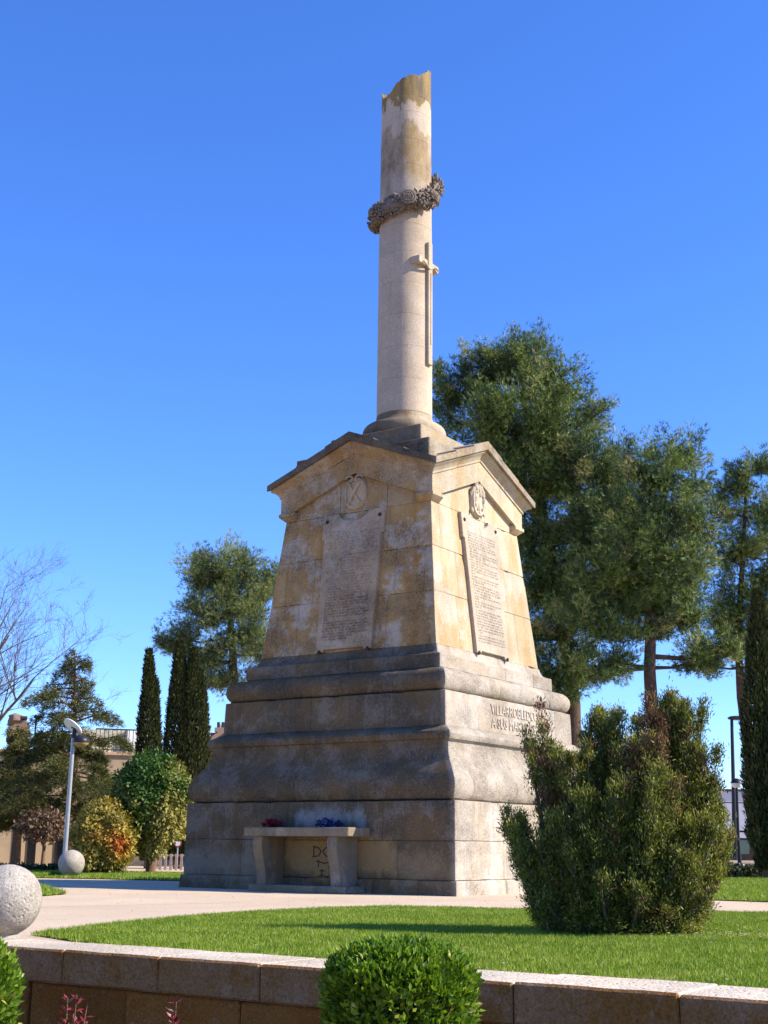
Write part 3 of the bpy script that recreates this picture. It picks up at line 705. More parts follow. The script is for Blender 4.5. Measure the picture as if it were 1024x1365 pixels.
# wreath hung askew round the shaft
def wreath():
    rr = random.Random(3)
    def cz(td): 
        pts = [(-180, 12.35), (-140, 12.12), (-100, 12.02), (-60, 11.99), (-20, 12.06), (20, 12.14), (50, 12.26), (80, 12.54), (110, 12.86), (140, 12.95), (180, 12.35)]
        for (x0, y0), (x1, y1) in zip(pts[:-1], pts[1:]):
            if x0 <= td <= x1: return y0 + (y1 - y0) * (td - x0) / (x1 - x0)
    def frame(td):
        d = cam_dir(td); c = d * 0.565 + Vector((0, 0, cz(td)))
        d2 = cam_dir(td + 2); t = (d2 * 0.565 + Vector((0, 0, cz(min(180, td + 2)))) - c).normalized()
        n = (d - t * d.dot(t)).normalized(); u = t.cross(n) * -1
        if u.z < 0: u = -u
        return c, t, n, u
    core_ = MB(); ring = []; n = 90; m = 14; vs_ = []
    for k in range(n):
        c, t, nn, u = frame(-180 + 360 * k / n)
        for j in range(m):
            q = 2 * math.pi * j / m; rad = 0.118 * (1 + 0.25 * noise.noise((c.x * 9 + j, c.y * 9, c.z * 9)))
            vs_.append(c + nn * math.cos(q) * rad * 0.75 + u * math.sin(q) * rad * 1.15)
    fs = [(k * m + j, ((k + 1) % n) * m + j, ((k + 1) % n) * m + (j + 1) % m, k * m + (j + 1) % m) for k in range(n) for j in range(m)]
    w = mesh('wreath', vs_, fs, M['wreath'], mon, 60); bm_fix(w)
    lf = MB()
    def spot(lim=0.62):
        td = rr.uniform(-180, 180); c, t, nn, u = frame(td); q = rr.uniform(-lim * math.pi, lim * math.pi)
        o_ = (nn * math.cos(q) * 0.75 + u * math.sin(q) * 1.15); return c + o_ * 0.12, o_.normalized(), t, u
    for k in range(300):
        p, o_, t, u = spot(0.75)
        dr = (o_ * rr.uniform(0.05, 0.4) + t * rr.uniform(-1, 1) + u * rr.uniform(-0.7, 0.7)).normalized()
        s_ = dr.cross(o_).normalized(); L = rr.uniform(0.085, 0.13); W = L * rr.uniform(0.28, 0.40); n_ = s_.cross(dr).normalized()
        if n_.dot(o_) < 0: n_ = -n_
        mid_ = p + dr * L * 0.45 + n_ * 0.03; tip = p + dr * L + n_ * 0.012
        pts = [p, p + dr * L * 0.3 + s_ * W * 0.9, p + dr * L * 0.7 + s_ * W * 0.7, tip, p + dr * L * 0.7 - s_ * W * 0.7, p + dr * L * 0.3 - s_ * W * 0.9, mid_, p - n_ * 0.03]
        lf.add(pts, [(a_, (a_ + 1) % 6, 6) for a_ in range(6)] + [((a_ + 1) % 6, a_, 7) for a_ in range(6)])
    for k in range(46):                      # little roses: a ring of petals round a boss
        p, o_, t, u = spot(0.55); R_ = rr.uniform(0.045, 0.07); a_ = o_.orthogonal().normalized(); b_ = o_.cross(a_)
        for q in range(6): lf.sphere(R_ * 0.52, p + o_ * 0.035 + (a_ * math.cos(q * 1.047) + b_ * math.sin(q * 1.047)) * R_, 7)
        lf.sphere(R_ * 0.5, p + o_ * 0.06, 7)
    for k in range(110):
        p, o_, t, u = spot(0.65); lf.sphere(rr.uniform(0.025, 0.042), p + o_ * 0.02, 7)
    o = lf.build('carved_leaves', M['wreath'], w, 40); o['kind'] = 'stuff'
    for td, s in ((2, 1.25), (48, 0.8), (-62, 0.7)):
        c, t, nn, u = frame(td); c = c + nn * 0.145
        f_ = MB()
        for rad, h, tb in ((0.10, 0.03, 0.022), (0.066, 0.045, 0.02), (0.034, 0.05, 0.018)):
            f_.tube([c + (t * math.cos(q) + u * math.sin(q)) * rad * s + nn * h for q in [2 * math.pi * k / 16 for k in range(17)]], tb * s, 6)
        f_.sphere(0.026 * s, c + nn * 0.05, 8); f_.build('carved_rose', M['wreath'], w, 50)
wreath()
# tall cross on the side over the inscription
def cross():
    X = 0.455
    cr_ = MB()
    cr_.box(X - 0.06, X + 0.10, -0.068, 0.068, 9.02, 11.40, 0.012)
    o = cr_.build('cross_shaft', M['column'], mon)
    a_ = MB(); a_.box(X - 0.12, X + 0.08, -0.36, -0.0685, 10.90, 11.04, 0.012); a_.box(X - 0.12, X + 0.08, 0.0685, 0.31, 10.90, 11.04, 0.012); a_.build('cross_arms', M['column'], mon)
    r_ = MB(); r_.box(X + 0.099, X + 0.104, -0.012, 0.012, 9.4, 10.8); r_.build('cross_groove', M['mortar'], mon)
    d = MB(); pts = []
    for k in range(21):
        t = k / 20; y = -0.32 + 0.64 * t
        pts.append((X + 0.10 + 0.015 * math.sin(t * 9), y * 0.8, 10.95 - 0.08 * math.sin(math.pi * min(1, t * 1.4)) - 0.12 * max(0, t - 0.8)))
    d.tube(pts, [0.012 + 0.016 * math.sin(math.pi * k / 20) for k in range(21)], 7)
    d.build('carved_shroud', M['column'], mon, 60)
cross()
# graffiti under the altar table
def strokes(name, lines, mat):
    mb_ = MB(); w = 2.5125
    for ln in lines:
        for (a0, z0), (a1, z1) in zip(ln[:-1], ln[1:]):
            d = Vector((a1 - a0, z1 - z0)); L = d.length or 1e-4; nx, nz = -d.y / L * 0.008, d.x / L * 0.008
            e = Vector((d.x / L, d.y / L)) * 0.005
            q = [(a0 - e.x + nx, z0 - e.y + nz), (a1 + e.x + nx, z1 + e.y + nz), (a1 + e.x - nx, z1 + e.y - nz), (a0 - e.x - nx, z0 - e.y - nz)]
            mb_.add([(x, -w - 0.004, z) for x, z in q] + [(x, -w + 0.02, z) for x, z in q], [(3, 2, 1, 0), (0, 1, 5, 4), (1, 2, 6, 5), (2, 3, 7, 6), (3, 0, 4, 7)])
    o = mb_.build(name, mat, mon); bm_fix(o); return o
ga, gz = 0.06, 0.50
strokes('graffiti', [
    [(ga, gz), (ga, gz + 0.15), (ga + 0.09, gz + 0.13), (ga + 0.14, gz + 0.08), (ga + 0.09, gz + 0.015), (ga - 0.02, gz)],
    [(ga + 0.32, gz + 0.13), (ga + 0.24, gz + 0.15), (ga + 0.17, gz + 0.08), (ga + 0.23, gz + 0.01), (ga + 0.34, gz + 0.03)],
    [(ga + 0.05, gz - 0.06), (ga + 0.20, gz - 0.09), (ga + 0.34, gz - 0.07)], [(ga + 0.10, gz - 0.05), (ga + 0.09, gz - 0.15)], [(ga + 0.30, gz - 0.02), (ga + 0.29, gz - 0.16)],
    [(ga + 0.12, gz - 0.20), (ga + 0.20, gz - 0.20)], [(ga + 0.16, gz - 0.18), (ga + 0.15, gz - 0.36)], [(ga + 0.09, gz - 0.28), (ga + 0.17, gz - 0.26), (ga + 0.26, gz - 0.29), (ga + 0.28, gz - 0.26)]], M['paint_black'])

# ------------------------------------------------------------------ the altar table and its flowers
alt = thing('altar_table', 'low stone offering table on two curved legs against the shaded side of the memorial', 'table', lw(0.14, -2.8), -TH)
b = MB(); b.box(-0.96, 0.96, -0.30, 0.255, 0.790, 0.922, 0.012)
for i, v in enumerate(b.v): b.v[i] = wob(v, 0.006, 4)
b.build('table_top', M['table'], alt)
for x in (-0.80, 0.56):
    prof = []
    for k in range(13):
        t = k / 12; z = 0.10 + 0.688 * t
        prof.append((-0.155 - 0.11 * (0.5 - 0.5 * math.cos(math.pi * min(1, max(0, (t - 0.1) / 0.75)))) + 0.02 * (t > 0.93), z))
    pts = prof + [(0.27, 0.788), (0.27, 0.10)]; n = len(pts)
    vs_ = [(xx, y, z) for xx in (x, x + 0.17) for y, z in pts]
    o = mesh('leg', vs_, [tuple(range(n)), tuple(range(2 * n - 1, n - 1, -1))] + [(i, n + i, n + (i + 1) % n, (i + 1) % n) for i in range(n)], M['table'], alt, 40); bm_fix(o)
b = MB(); b.box(-0.86, 0.90, -0.27, 0.23, 0.0, 0.10, 0.01); b.build('base_slab', M['table'], alt)
def bouquet(name, label, a, cols, n, sp, w2=1.0):
    p = lw(a, -2.80); t = thing(name, label, 'flowers', (p.x, p.y, 0.922), -TH)
    m_ = foliage(name + '_petals', cols, 0.2); r_ = random.Random(a)
    st = MB(); k = int(n * 0.45)
    for _ in range(k):
        e = Vector((r_.uniform(-sp, sp) * w2, r_.uniform(-0.12, 0.12), r_.uniform(0.03, 0.10))); st.tube([(e.x * 0.3, e.y * 0.3, 0.006), e * 0.6, e], 0.004, 4)
    st.build('stems', M['hedge'], t)
    P = np.array([[r_.uniform(-1, 1), r_.uniform(-1, 1), r_.uniform(0, 1)] for _ in range(n * 12)]); P = P[(P[:, 0] ** 2 + P[:, 1] ** 2 + P[:, 2] ** 2) < 1.0]
    P = P * np.array([sp * w2, 0.13, 0.11]) + np.array([0, 0, 0.01])
    V, T, q = leaf_arrays(P, rdir(len(P)) + np.array([0, -0.3, 0.5]), rdir(len(P)), rng.uniform(0.03, 0.06, len(P)), rng.uniform(0.025, 0.045, len(P)), rng.random(len(P)))
    np_mesh('petals', V, T, q, m_, t)
bouquet('flower_bunch', 'low heap of dark red flowers at the left end of the offering table', -0.50, [(0, (0.07, 0.004, 0.01)), (0.7, (0.25, 0.012, 0.025)), (1, (0.35, 0.03, 0.05))], 40, 0.19)
bouquet('flower_bunch', 'low heap of dark blue flowers right of centre on the offering table', 0.55, [(0, (0.012, 0.016, 0.06)), (0.7, (0.03, 0.05, 0.22)), (1, (0.10, 0.14, 0.30))], 40, 0.24)

# ------------------------------------------------------------------ the retaining wall and the stone balls
W0 = lw(7.5, -12.7)
wall = thing('retaining_wall', 'low retaining wall with a pale pitted coping along the front edge of the lawn', 'wall', (W0.x, W0.y, 0), -TH)
def stone_box(name, x0, x1, y0, y1, z0, z1, mat, parent, amp=0.012, seg=0.14, c=0.012, rough_top=0.0):
    n = max(2, int((x1 - x0) / seg)); vs_ = []; fs = []
    yy = [y0 + c, y0, y0, y0 + c, y0 + 0.12, (y0 + y1) / 2, y1 - 0.1, y1 - c, y1, y1]; zz = [z0, z0 + c, z1 - c, z1, z1, z1, z1, z1, z1 - c, z0]; m = len(yy)
    xs_ = [x0, x0 + 0.01] + [x0 + (x1 - x0) * k / n for k in range(1, n)] + [x1 - 0.01, x1]; n = len(xs_) - 1
    for k, x in enumerate(xs_):
        for y, z in zip(yy, zz):
            e = 0.008 if k in (0, n) and (y < y0 + c / 2 or z > z1 - c / 2) else 0
            v = Vector((x, y + (e if y < (y0 + y1) / 2 else -e), z - (e if z > z1 - c * 0.9 else 0)))
            vs_.append(wob(v + Vector((0, 0, 0)), amp, 5.0))
    for k in range(n):
        for i in range(m): fs.append((k * m + i, k * m + m + i, k * m + m + (i + 1) % m, k * m + (i + 1) % m))
    fs += [tuple(range(m)), tuple(range((n + 1) * m - 1, n * m - 1, -1))]
    o = mesh(name, vs_, fs, mat, parent, 35); bm_fix(o); return o
A0 = 7.5; YB = -12.7
cj = [4.3, 5.10, 5.93, 6.71, 7.45, 8.22, 8.99, 9.82, 10.62, 11.5, 12.4]
for a0, a1 in zip(cj[:-1], cj[1:]):
    stone_box('coping_stone', a0 - A0 + 0.003, a1 - A0 - 0.003, WB - YB + random.uniform(-0.006, 0.006), WI - YB, -0.165, 0.032 + random.uniform(-0.004, 0.004), M['coping'], wall, 0.0035)
wj = [3.9, 4.77, 5.64, 6.44, 7.30, 8.10, 8.75, 9.55, 10.3, 11.2, 12.2]
for a0, a1 in zip(wj[:-1], wj[1:]):
    stone_box('wall_stone', a0 - A0 + 0.004, a1 - A0 - 0.004, WB - YB + 0.025 + random.uniform(-0.008, 0.008), WI - YB, -0.60, -0.168, M['wall'], wall, 0.012)
wj = [3.9, 5.2, 6.05, 6.9, 7.7, 8.45, 9.2, 9.95, 10.8, 12.2]
for a0, a1 in zip(wj[:-1], wj[1:]):
    stone_box('wall_stone', a0 - A0 + 0.004, a1 - A0 - 0.004, WB - YB + 0.03 + random.uniform(-0.008, 0.008), WI - YB, -1.0, -0.604, M['wall'], wall, 0.012)
def ball(label, p, r, zb, neck):
    t = thing('stone_ball', label, 'stone ball', (p.x, p.y, zb), 0, 'stone balls edging the garden')
    b = MB(); b.sphere(r, (0, 0, neck + r * 0.97), 40, (1, 1, 1), 0.012); b.build('ball', M['ball'], t, 180)
    b = MB(); b.lathe([(r * 0.50, 0), (r * 0.50, 0.01), (r * 0.42, 0.03), (r * 0.40, neck + 0.02), (r * 0.30, neck + 0.04)], 24); b.build('neck', M['ball'], t, 40)
pb = at(9, 1199, 9.4); ball('large pale stone ball on the coping at the left edge of the photo', Vector((pb.x, pb.y)), 0.238, 0.0, 0.04)
pb = gnd(94, 1170); ball('smaller looking stone ball on the far lawn edge in front of the lamp post', Vector((pb.x, pb.y)), 0.262, 0.0, 0.02)

# ------------------------------------------------------------------ vegetation
def rel(blobs, y, o, ys=None):
    out = []
    for bl in blobs:
        u, v, ru, rv = bl[:4]; dy = bl[4] if len(bl) > 4 else 0.0
        p = at(u, v, y + dy); k = ppm(y)
        out.append((np.array([p.x - o.x, p.y - o.y, p.z - o.z]), ru / k * 1.1, rv / k * 1.1))
    return out
def tufts(blobs, sub_r, dens, per, nl, nw, needles, up=0.5, flat=0.8):
    """foliage in blobs -> sub-clumps -> tufts of needles"""
    Ps, Ds, Rs = [], [], []
    for c, rx, rz in blobs:
        ry = min(rx, rz) * 0.5 + 0.5 * rx
        area = (rx * rz + rx * ry + ry * rz) * 4.2
        n = max(6, int(1.25 * area * dens / (sub_r * sub_r * 3.1)))
        d = rdir(n); q = rng.uniform(0.22, 1.04, (n, 1)) ** 0.6
        C = c + d * q * np.array([rx, ry, rz])
        sr = sub_r * rng.uniform(0.6, 1.3, (n, 1)); tone = rng.normal(0, 0.2, n)
        k = np.repeat(np.arange(n), per)
        dd = rdir(n * per); dd[:, 2] = dd[:, 2] * flat + 0.15
        ax = unit(d + np.array([0, 0, 0.75]) + rng.normal(0, 0.25, (n, 3)))
        off = dd * sr[k] * (rng.random((n * per, 1)) ** 0.45)
        al = (off * ax[k]).sum(1, keepdims=True)
        P = C[k] + off * 0.72 + ax[k] * al * 1.15
        Ps.append(P); Ds.append(unit(P - C[k]) + np.array([0, 0, up]) + d[k] * 0.4); Rs.append(np.clip(0.5 + tone[k] + rng.normal(0, 0.16, n * per), 0, 1))
    P = np.concatenate(Ps); D = np.concatenate(Ds); Rn = np.concatenate(Rs)
    k = np.repeat(np.arange(len(P)), needles)
    D2 = unit(D[k]) + rng.normal(0, 0.55, (len(k), 3))
    return needle_arrays(P[k] + rng.normal(0, 0.02, (len(k), 3)), D2, nl * rng.uniform(0.7, 1.3, len(k)), nw * rng.uniform(0.7, 1.3, len(k)), Rn[k])
def limbs(mb_, blobs, spine, r0, n=7, frac=1.0):
    for c, rx, rz in blobs:
        if random.random() > frac: continue
        c = Vector(c); s = min(spine, key=lambda p: (Vector(p) - c).length + max(0, p[2] - c.z) * 1.5); s = Vector(s)
        mid = (s + c) / 2 + Vector((random.uniform(-.2, .2), random.uniform(-.2, .2), -0.15 * (c - s).length * 0.5))
        r_ = r0 * random.uniform(0.7, 1.2)
        mb_.tube([s, mid, c], [r_, r_ * 0.6, r_ * 0.25], 5)
        for _ in range(5):
            e = c + Vector((random.uniform(-1, 1) * rx, random.uniform(-1, 1) * rx, random.uniform(-0.7, 1) * rz)) * 0.85
            mb_.tube([mid.lerp(c, random.uniform(0.2, 1)), c.lerp(e, 0.5) + Vector((0, 0, -0.05)), e], [r_ * 0.4, r_ * 0.25, r_ * 0.1], 4)
def pine(label, y, trunk_px, blobs_px, r0, mat, dens=1.8, sub=0.54, per=88, needles=6, nl=0.16, nw=0.021):
    base = at(trunk_px[0][0], 1129, y); base.z = 0.0
    t = thing('pine_tree', label, 'tree', base, 0, 'pines behind the memorial')
    bl = rel(blobs_px, y, base)
    sp = [at(u, v, y + (q[0] if q else 0)) - base for (u, v, *q) in trunk_px]; sp[0].z = -0.05
    fine = []
    for i in range(len(sp) - 1):
        for k in range(6): fine.append(sp[i].lerp(sp[i + 1], k / 6) + Vector((noise.noise((i + k / 6, y, 0)) * 0.06, noise.noise((i + k / 6, y, 9)) * 0.06, 0)))
    fine.append(sp[-1]); n = len(fine)
    mb_ = MB(); mb_.tube(fine, [r0 * (1 - 0.8 * i / n) * (1.25 if i == 0 else 1) for i in range(n)], 10)
    limbs(mb_, bl, fine, r0 * 0.33)
    mb_.build('trunk', M['bark'], t, 60)
    V, T, q = tufts(bl, sub, dens, per, nl, nw, needles)
    np_mesh('crown', V, T, q, mat, t)
    return t
pine('large dense pine rising directly behind the memorial, tallest of the pines', 45,
     [(768, 1129), (764, 940), (752, 850), (735, 740), (715, 640), (700, 540), (695, 480)],
     [(695, 492, 55, 38), (742, 522, 36, 38, -.5), (645, 505, 34, 40), (600, 520, 22, 36), (598, 562, 16, 24), (680, 565, 70, 48, -1), (750, 585, 48, 42, -1), (782, 560, 22, 28), (640, 600, 40, 30, 0.5),
      (700, 640, 62, 46, -.5), (768, 640, 50, 44, -1), (810, 640, 24, 34), (722, 705, 48, 40), (785, 715, 44, 36, -1), (715, 770, 40, 46), (745, 830, 36, 52), (765, 890, 32, 32), (735, 900, 26, 22), (752, 935, 18, 14), (665, 640, 30, 30, -1), (820, 690, 26, 30), (700, 850, 26, 50), (760, 780, 36, 50, 1), (720, 930, 20, 18)],
     0.30, M['pine'])
pine('broad pine with a bare reddish trunk, in the middle of the right hand group', 42,
     [(876, 1129), (872, 980), (866, 890), (866, 800), (872, 720), (884, 650), (900, 610)],
     [(908, 604, 24, 22), (872, 636, 32, 32, -.5), (842, 622, 24, 26), (918, 650, 18, 22), (900, 690, 38, 32, -.5), (845, 690, 42, 38, -.6), (932, 700, 22, 24), (872, 742, 52, 36, -1), (812, 758, 40, 40, -.5), (928, 745, 22, 30),
      (832, 800, 40, 28), (888, 792, 42, 24), (852, 838, 44, 20), (795, 830, 28, 32), (918, 822, 20, 18), (940, 878, 36, 18), (972, 868, 18, 22), (800, 890, 24, 18), (790, 700, 34, 40, 1), (770, 800, 30, 50, 1), (860, 770, 60, 40, 1), (900, 820, 36, 24, 1), (830, 880, 24, 16)],
     0.26, M['pine'])
pine('open dark pine at the right edge of the photo, above the dark cypress', 48,
     [(1006, 1129), (1000, 1010), (988, 930), (985, 870), (988, 780), (992, 700), (998, 630)],
     [(990, 640, 30, 30), (1012, 622, 24, 22), (970, 682, 22, 28), (1024, 690, 30, 34), (968, 745, 18, 26), (1018, 790, 28, 36), (985, 855, 28, 24), (948, 888, 30, 16), (1002, 890, 26, 20), (1050, 740, 40, 50), (985, 800, 34, 40), (990, 720, 34, 30), (960, 830, 30, 26), (1020, 850, 34, 34)],
     0.22, M['pine'], dens=1.25)
pine('pale leaning pine left of the memorial, behind the pointed cypresses', 58,
     [(318, 1129), (314, 930), (310, 860), (304, 800), (300, 750)],
     [(300, 765, 42, 32), (270, 772, 28, 24, -.5), (335, 792, 24, 38), (285, 812, 36, 28, -.6), (325, 842, 26, 32, -.5), (240, 858, 26, 20), (272, 875, 30, 20), (345, 872, 14, 30), (362, 775, 16, 20, .5), (228, 850, 16, 14), (300, 905, 30, 12), (262, 905, 20, 16)],
     0.26, M['pine_blue'], sub=0.58, per=84, nl=0.18, nw=0.022)

def cypress(label, y, tips, group, flare=0.0, base_v=1129):
    u0 = sum(t[0] for t in tips) / len(tips)
    base = at(u0, 1129, y); base.z = 0; t = thing('cypress_tree', label, 'tree', base, 0, group)
    Vs, Ts, Rs = [], [], []; off = 0; k = ppm(y); tr = MB()
    for (u, v, wpx, uo) in tips:
        top = at(u, v, y) - base; x0 = (uo - u0) / k; H = top.z; rmax = wpx / k / 2 * 1.15
        tr.tube([(x0, 0, -0.05), (x0, 0, H * 0.5), (top.x, 0, H * 0.9)], [0.13, 0.08, 0.02], 8)
        n = int(H * rmax * 5200)
        h = rng.uniform(0.03, 1, n); 
        prof = np.clip(np.minimum((1 - h) * 2.1 + 0.02, 1.0) ** 0.75, 0, 1) * np.clip(h * 7, 0.55, 1)
        ang = rng.uniform(0, 2 * np.pi, n)
        lob = 1 + 0.16 * np.array([noise.noise((math.cos(a) * 1.6, math.sin(a) * 1.6, hh * H * 1.3 + u)) for a, hh in zip(ang, h)]) + 0.10 * np.array([noise.noise((math.cos(a) * 4, math.sin(a) * 4, hh * H * 3 + u)) for a, hh in zip(ang, h)])
        rad = rmax * prof * lob * rng.uniform(0.72, 1.03, n)
        P = np.stack([x0 + (top.x - x0) * h + rad * np.cos(ang), rad * np.sin(ang), h * H * 0.985], 1)
        D = np.stack([np.cos(ang) * 0.55, np.sin(ang) * 0.55, np.ones(n)], 1) + rng.normal(0, 0.25, (n, 3))
        N = np.stack([np.cos(ang), np.sin(ang), np.zeros(n)], 1) + rng.normal(0, 0.5, (n, 3))
        V, T, q = leaf_arrays(P, D, N, rng.uniform(0.09, 0.2, n), rng.uniform(0.03, 0.06, n), np.clip(rng.normal(0.5, 0.2, n) + (lob - 1) * 1.2, 0, 1), 0.2)
        Vs.append(V); Ts.append(T + off); Rs.append(q); off += len(V)
    tr.build('trunk', M['brownbark'], t, 60)
    np_mesh('crown', np.concatenate(Vs), np.concatenate(Ts), np.concatenate(Rs), M['cypress'], t)
cyg = 'cypresses behind the garden'
cypress('slim single cypress standing left of the double cypress', 38, [(199, 864, 27, 199), (208, 905, 14, 207)], cyg)
cypress('double tipped dark cypress between the slim cypress and the memorial', 38.5, [(240, 852, 34, 238), (259, 862, 36, 257), (268, 892, 28, 263)], cyg)
cypress('broad black cypress at the right edge of the photo', 32, [(1009, 783, 44, 1022), (1032, 820, 50, 1040)], cyg)
cypress('small dark cypress half hidden behind the juniper, right of the memorial', 40, [(785, 985, 26, 785)], cyg)

def globe(name, label, cat, y, u, v, ru, rv, base_v, mat, nleaf, lsz, bias, trunk_r=0.09, group=None, shell=(0.55, 1.0), trunk_top=None, gaps=0.1):
    base = at(u, 1129, y); base.z = 0; k = ppm(y); c = at(u, v, y) - base
    t = thing(name, label, cat, base, 0, group)
    rx, rz = ru / k, rv / k
    tr = MB()
    if trunk_r > 0.03: tr.tube([(0, 0, -0.03), (0.02, 0, c.z * 0.5), (c.x, c.y, c.z)], [trunk_r * 1.15, trunk_r, trunk_r * 0.7], 9)
    for _ in range(9):
        e = c + Vector(rdir(1)[0]) * 0.75 * rx; st = Vector((0, 0, 0)) if trunk_r <= 0.03 else Vector((c.x, c.y, c.z - rz * 0.5))
        tr.tube([st, st.lerp(e, 0.5) + Vector((0, 0, 0.05)), e], [0.03, 0.02, 0.006], 5)
    tr.build('trunk' if trunk_r > 0.03 else 'stems', M['brownbark'], t, 60)
    d = rdir(nleaf); lob = np.array([noise.noise(Vector(x) * 2.2 + Vector((u, v, 0))) for x in d])
    lob2 = np.array([noise.noise(Vector(x) * 5.0 + Vector((v, u, 0))) for x in d])
    d2 = d * (1 + (0.32 if name != 'globe_tree' else 0.16) * lob + 0.14 * lob2)[:, None]
    P = np.array(c) + d2 * rng.uniform(*shell, (nleaf, 1)) ** 0.6 * np.array([rx, rx, rz])
    keep = P[:, 2] > 0.02; P, d, lob = P[keep], d[keep], lob[keep]; n = len(P)
    q = np.clip(bias(P - np.array(c), d, rx, rz) + rng.normal(0, 0.07, n), 0, 1)
    V, T, r_ = leaf_arrays(P, d * 0.6 + rdir(n) * 0.7 + np.array([0, 0, -0.1]), d + rdir(n) * 0.7 + np.array([0, 0, 0.4]), lsz * rng.uniform(0.6, 1.3, n), lsz * 0.6 * rng.uniform(0.7, 1.2, n), q)
    np_mesh('crown' if trunk_r > 0.03 else 'foliage', V, T, r_, mat, t)
    return t
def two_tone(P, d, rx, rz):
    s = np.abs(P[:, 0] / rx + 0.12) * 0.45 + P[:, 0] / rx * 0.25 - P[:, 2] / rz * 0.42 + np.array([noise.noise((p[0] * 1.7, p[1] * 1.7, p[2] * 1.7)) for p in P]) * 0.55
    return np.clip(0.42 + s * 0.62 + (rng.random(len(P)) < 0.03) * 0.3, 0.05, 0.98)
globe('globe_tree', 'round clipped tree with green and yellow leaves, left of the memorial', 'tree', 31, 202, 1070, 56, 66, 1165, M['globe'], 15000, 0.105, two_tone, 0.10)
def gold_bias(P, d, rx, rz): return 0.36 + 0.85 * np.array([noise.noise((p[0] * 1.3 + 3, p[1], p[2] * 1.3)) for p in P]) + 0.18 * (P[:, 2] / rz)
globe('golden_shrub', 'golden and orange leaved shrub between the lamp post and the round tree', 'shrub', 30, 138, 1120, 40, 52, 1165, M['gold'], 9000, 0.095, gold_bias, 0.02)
def mid(P, d, rx, rz): return np.full(len(P), 0.5)
globe('small_tree', 'thin young tree with brown leaves in front of the tan house', 'tree', 33, 58, 1100, 38, 20, 1160, M['brownleaf'], 1300, 0.12, mid, 0.045, shell=(0.2, 1.0))
def hedge(label, p0, p1, h, w, n):
    d = p1 - p0; t = thing('hedge', label, 'hedge', p0, math.atan2(d.y, d.x)); L = d.length
    P = np.stack([rng.uniform(0, L, n), rng.uniform(-w / 2, w / 2, n), rng.uniform(0.0, h, n) * (1 + 0.0)], 1)
    P[:, 2] *= 1 + 0.15 * np.sin(P[:, 0] * 2.1) + 0.1 * np.sin(P[:, 0] * 5.3)
    V, T, q = leaf_arrays(P, rdir(n) + np.array([0, 0, 0.5]), rdir(n), 0.09, 0.06, rng.random(n))
    np_mesh('foliage', V, T, q, M['hedge'], t)
    b = MB()
    for k in range(int(L / 0.5)): b.tube([(0.25 + k * 0.5, 0, 0), (0.25 + k * 0.5, 0, h * 0.8)], 0.015, 4)
    b.build('stems', M['brownbark'], t)
hedge('low dark hedge before the balustrade at the far right', Vector((8.3, 33.5, 0)), Vector((13.5, 33.2, 0)), 0.26, 0.7, 5000)
hedge('low dark hedge in front of the tan house at the far left', Vector((-13.5, 33.0, 0)), Vector((-7.2, 32.0, 0)), 0.16, 0.6, 4500)
globe('low_plant', 'small bright green leafy plant at the foot of the far stone ball', 'plant', 27.2, 74, 1168, 7, 5, 1170, M['box'], 260, 0.07, mid, 0.0, shell=(0.2, 1.0))

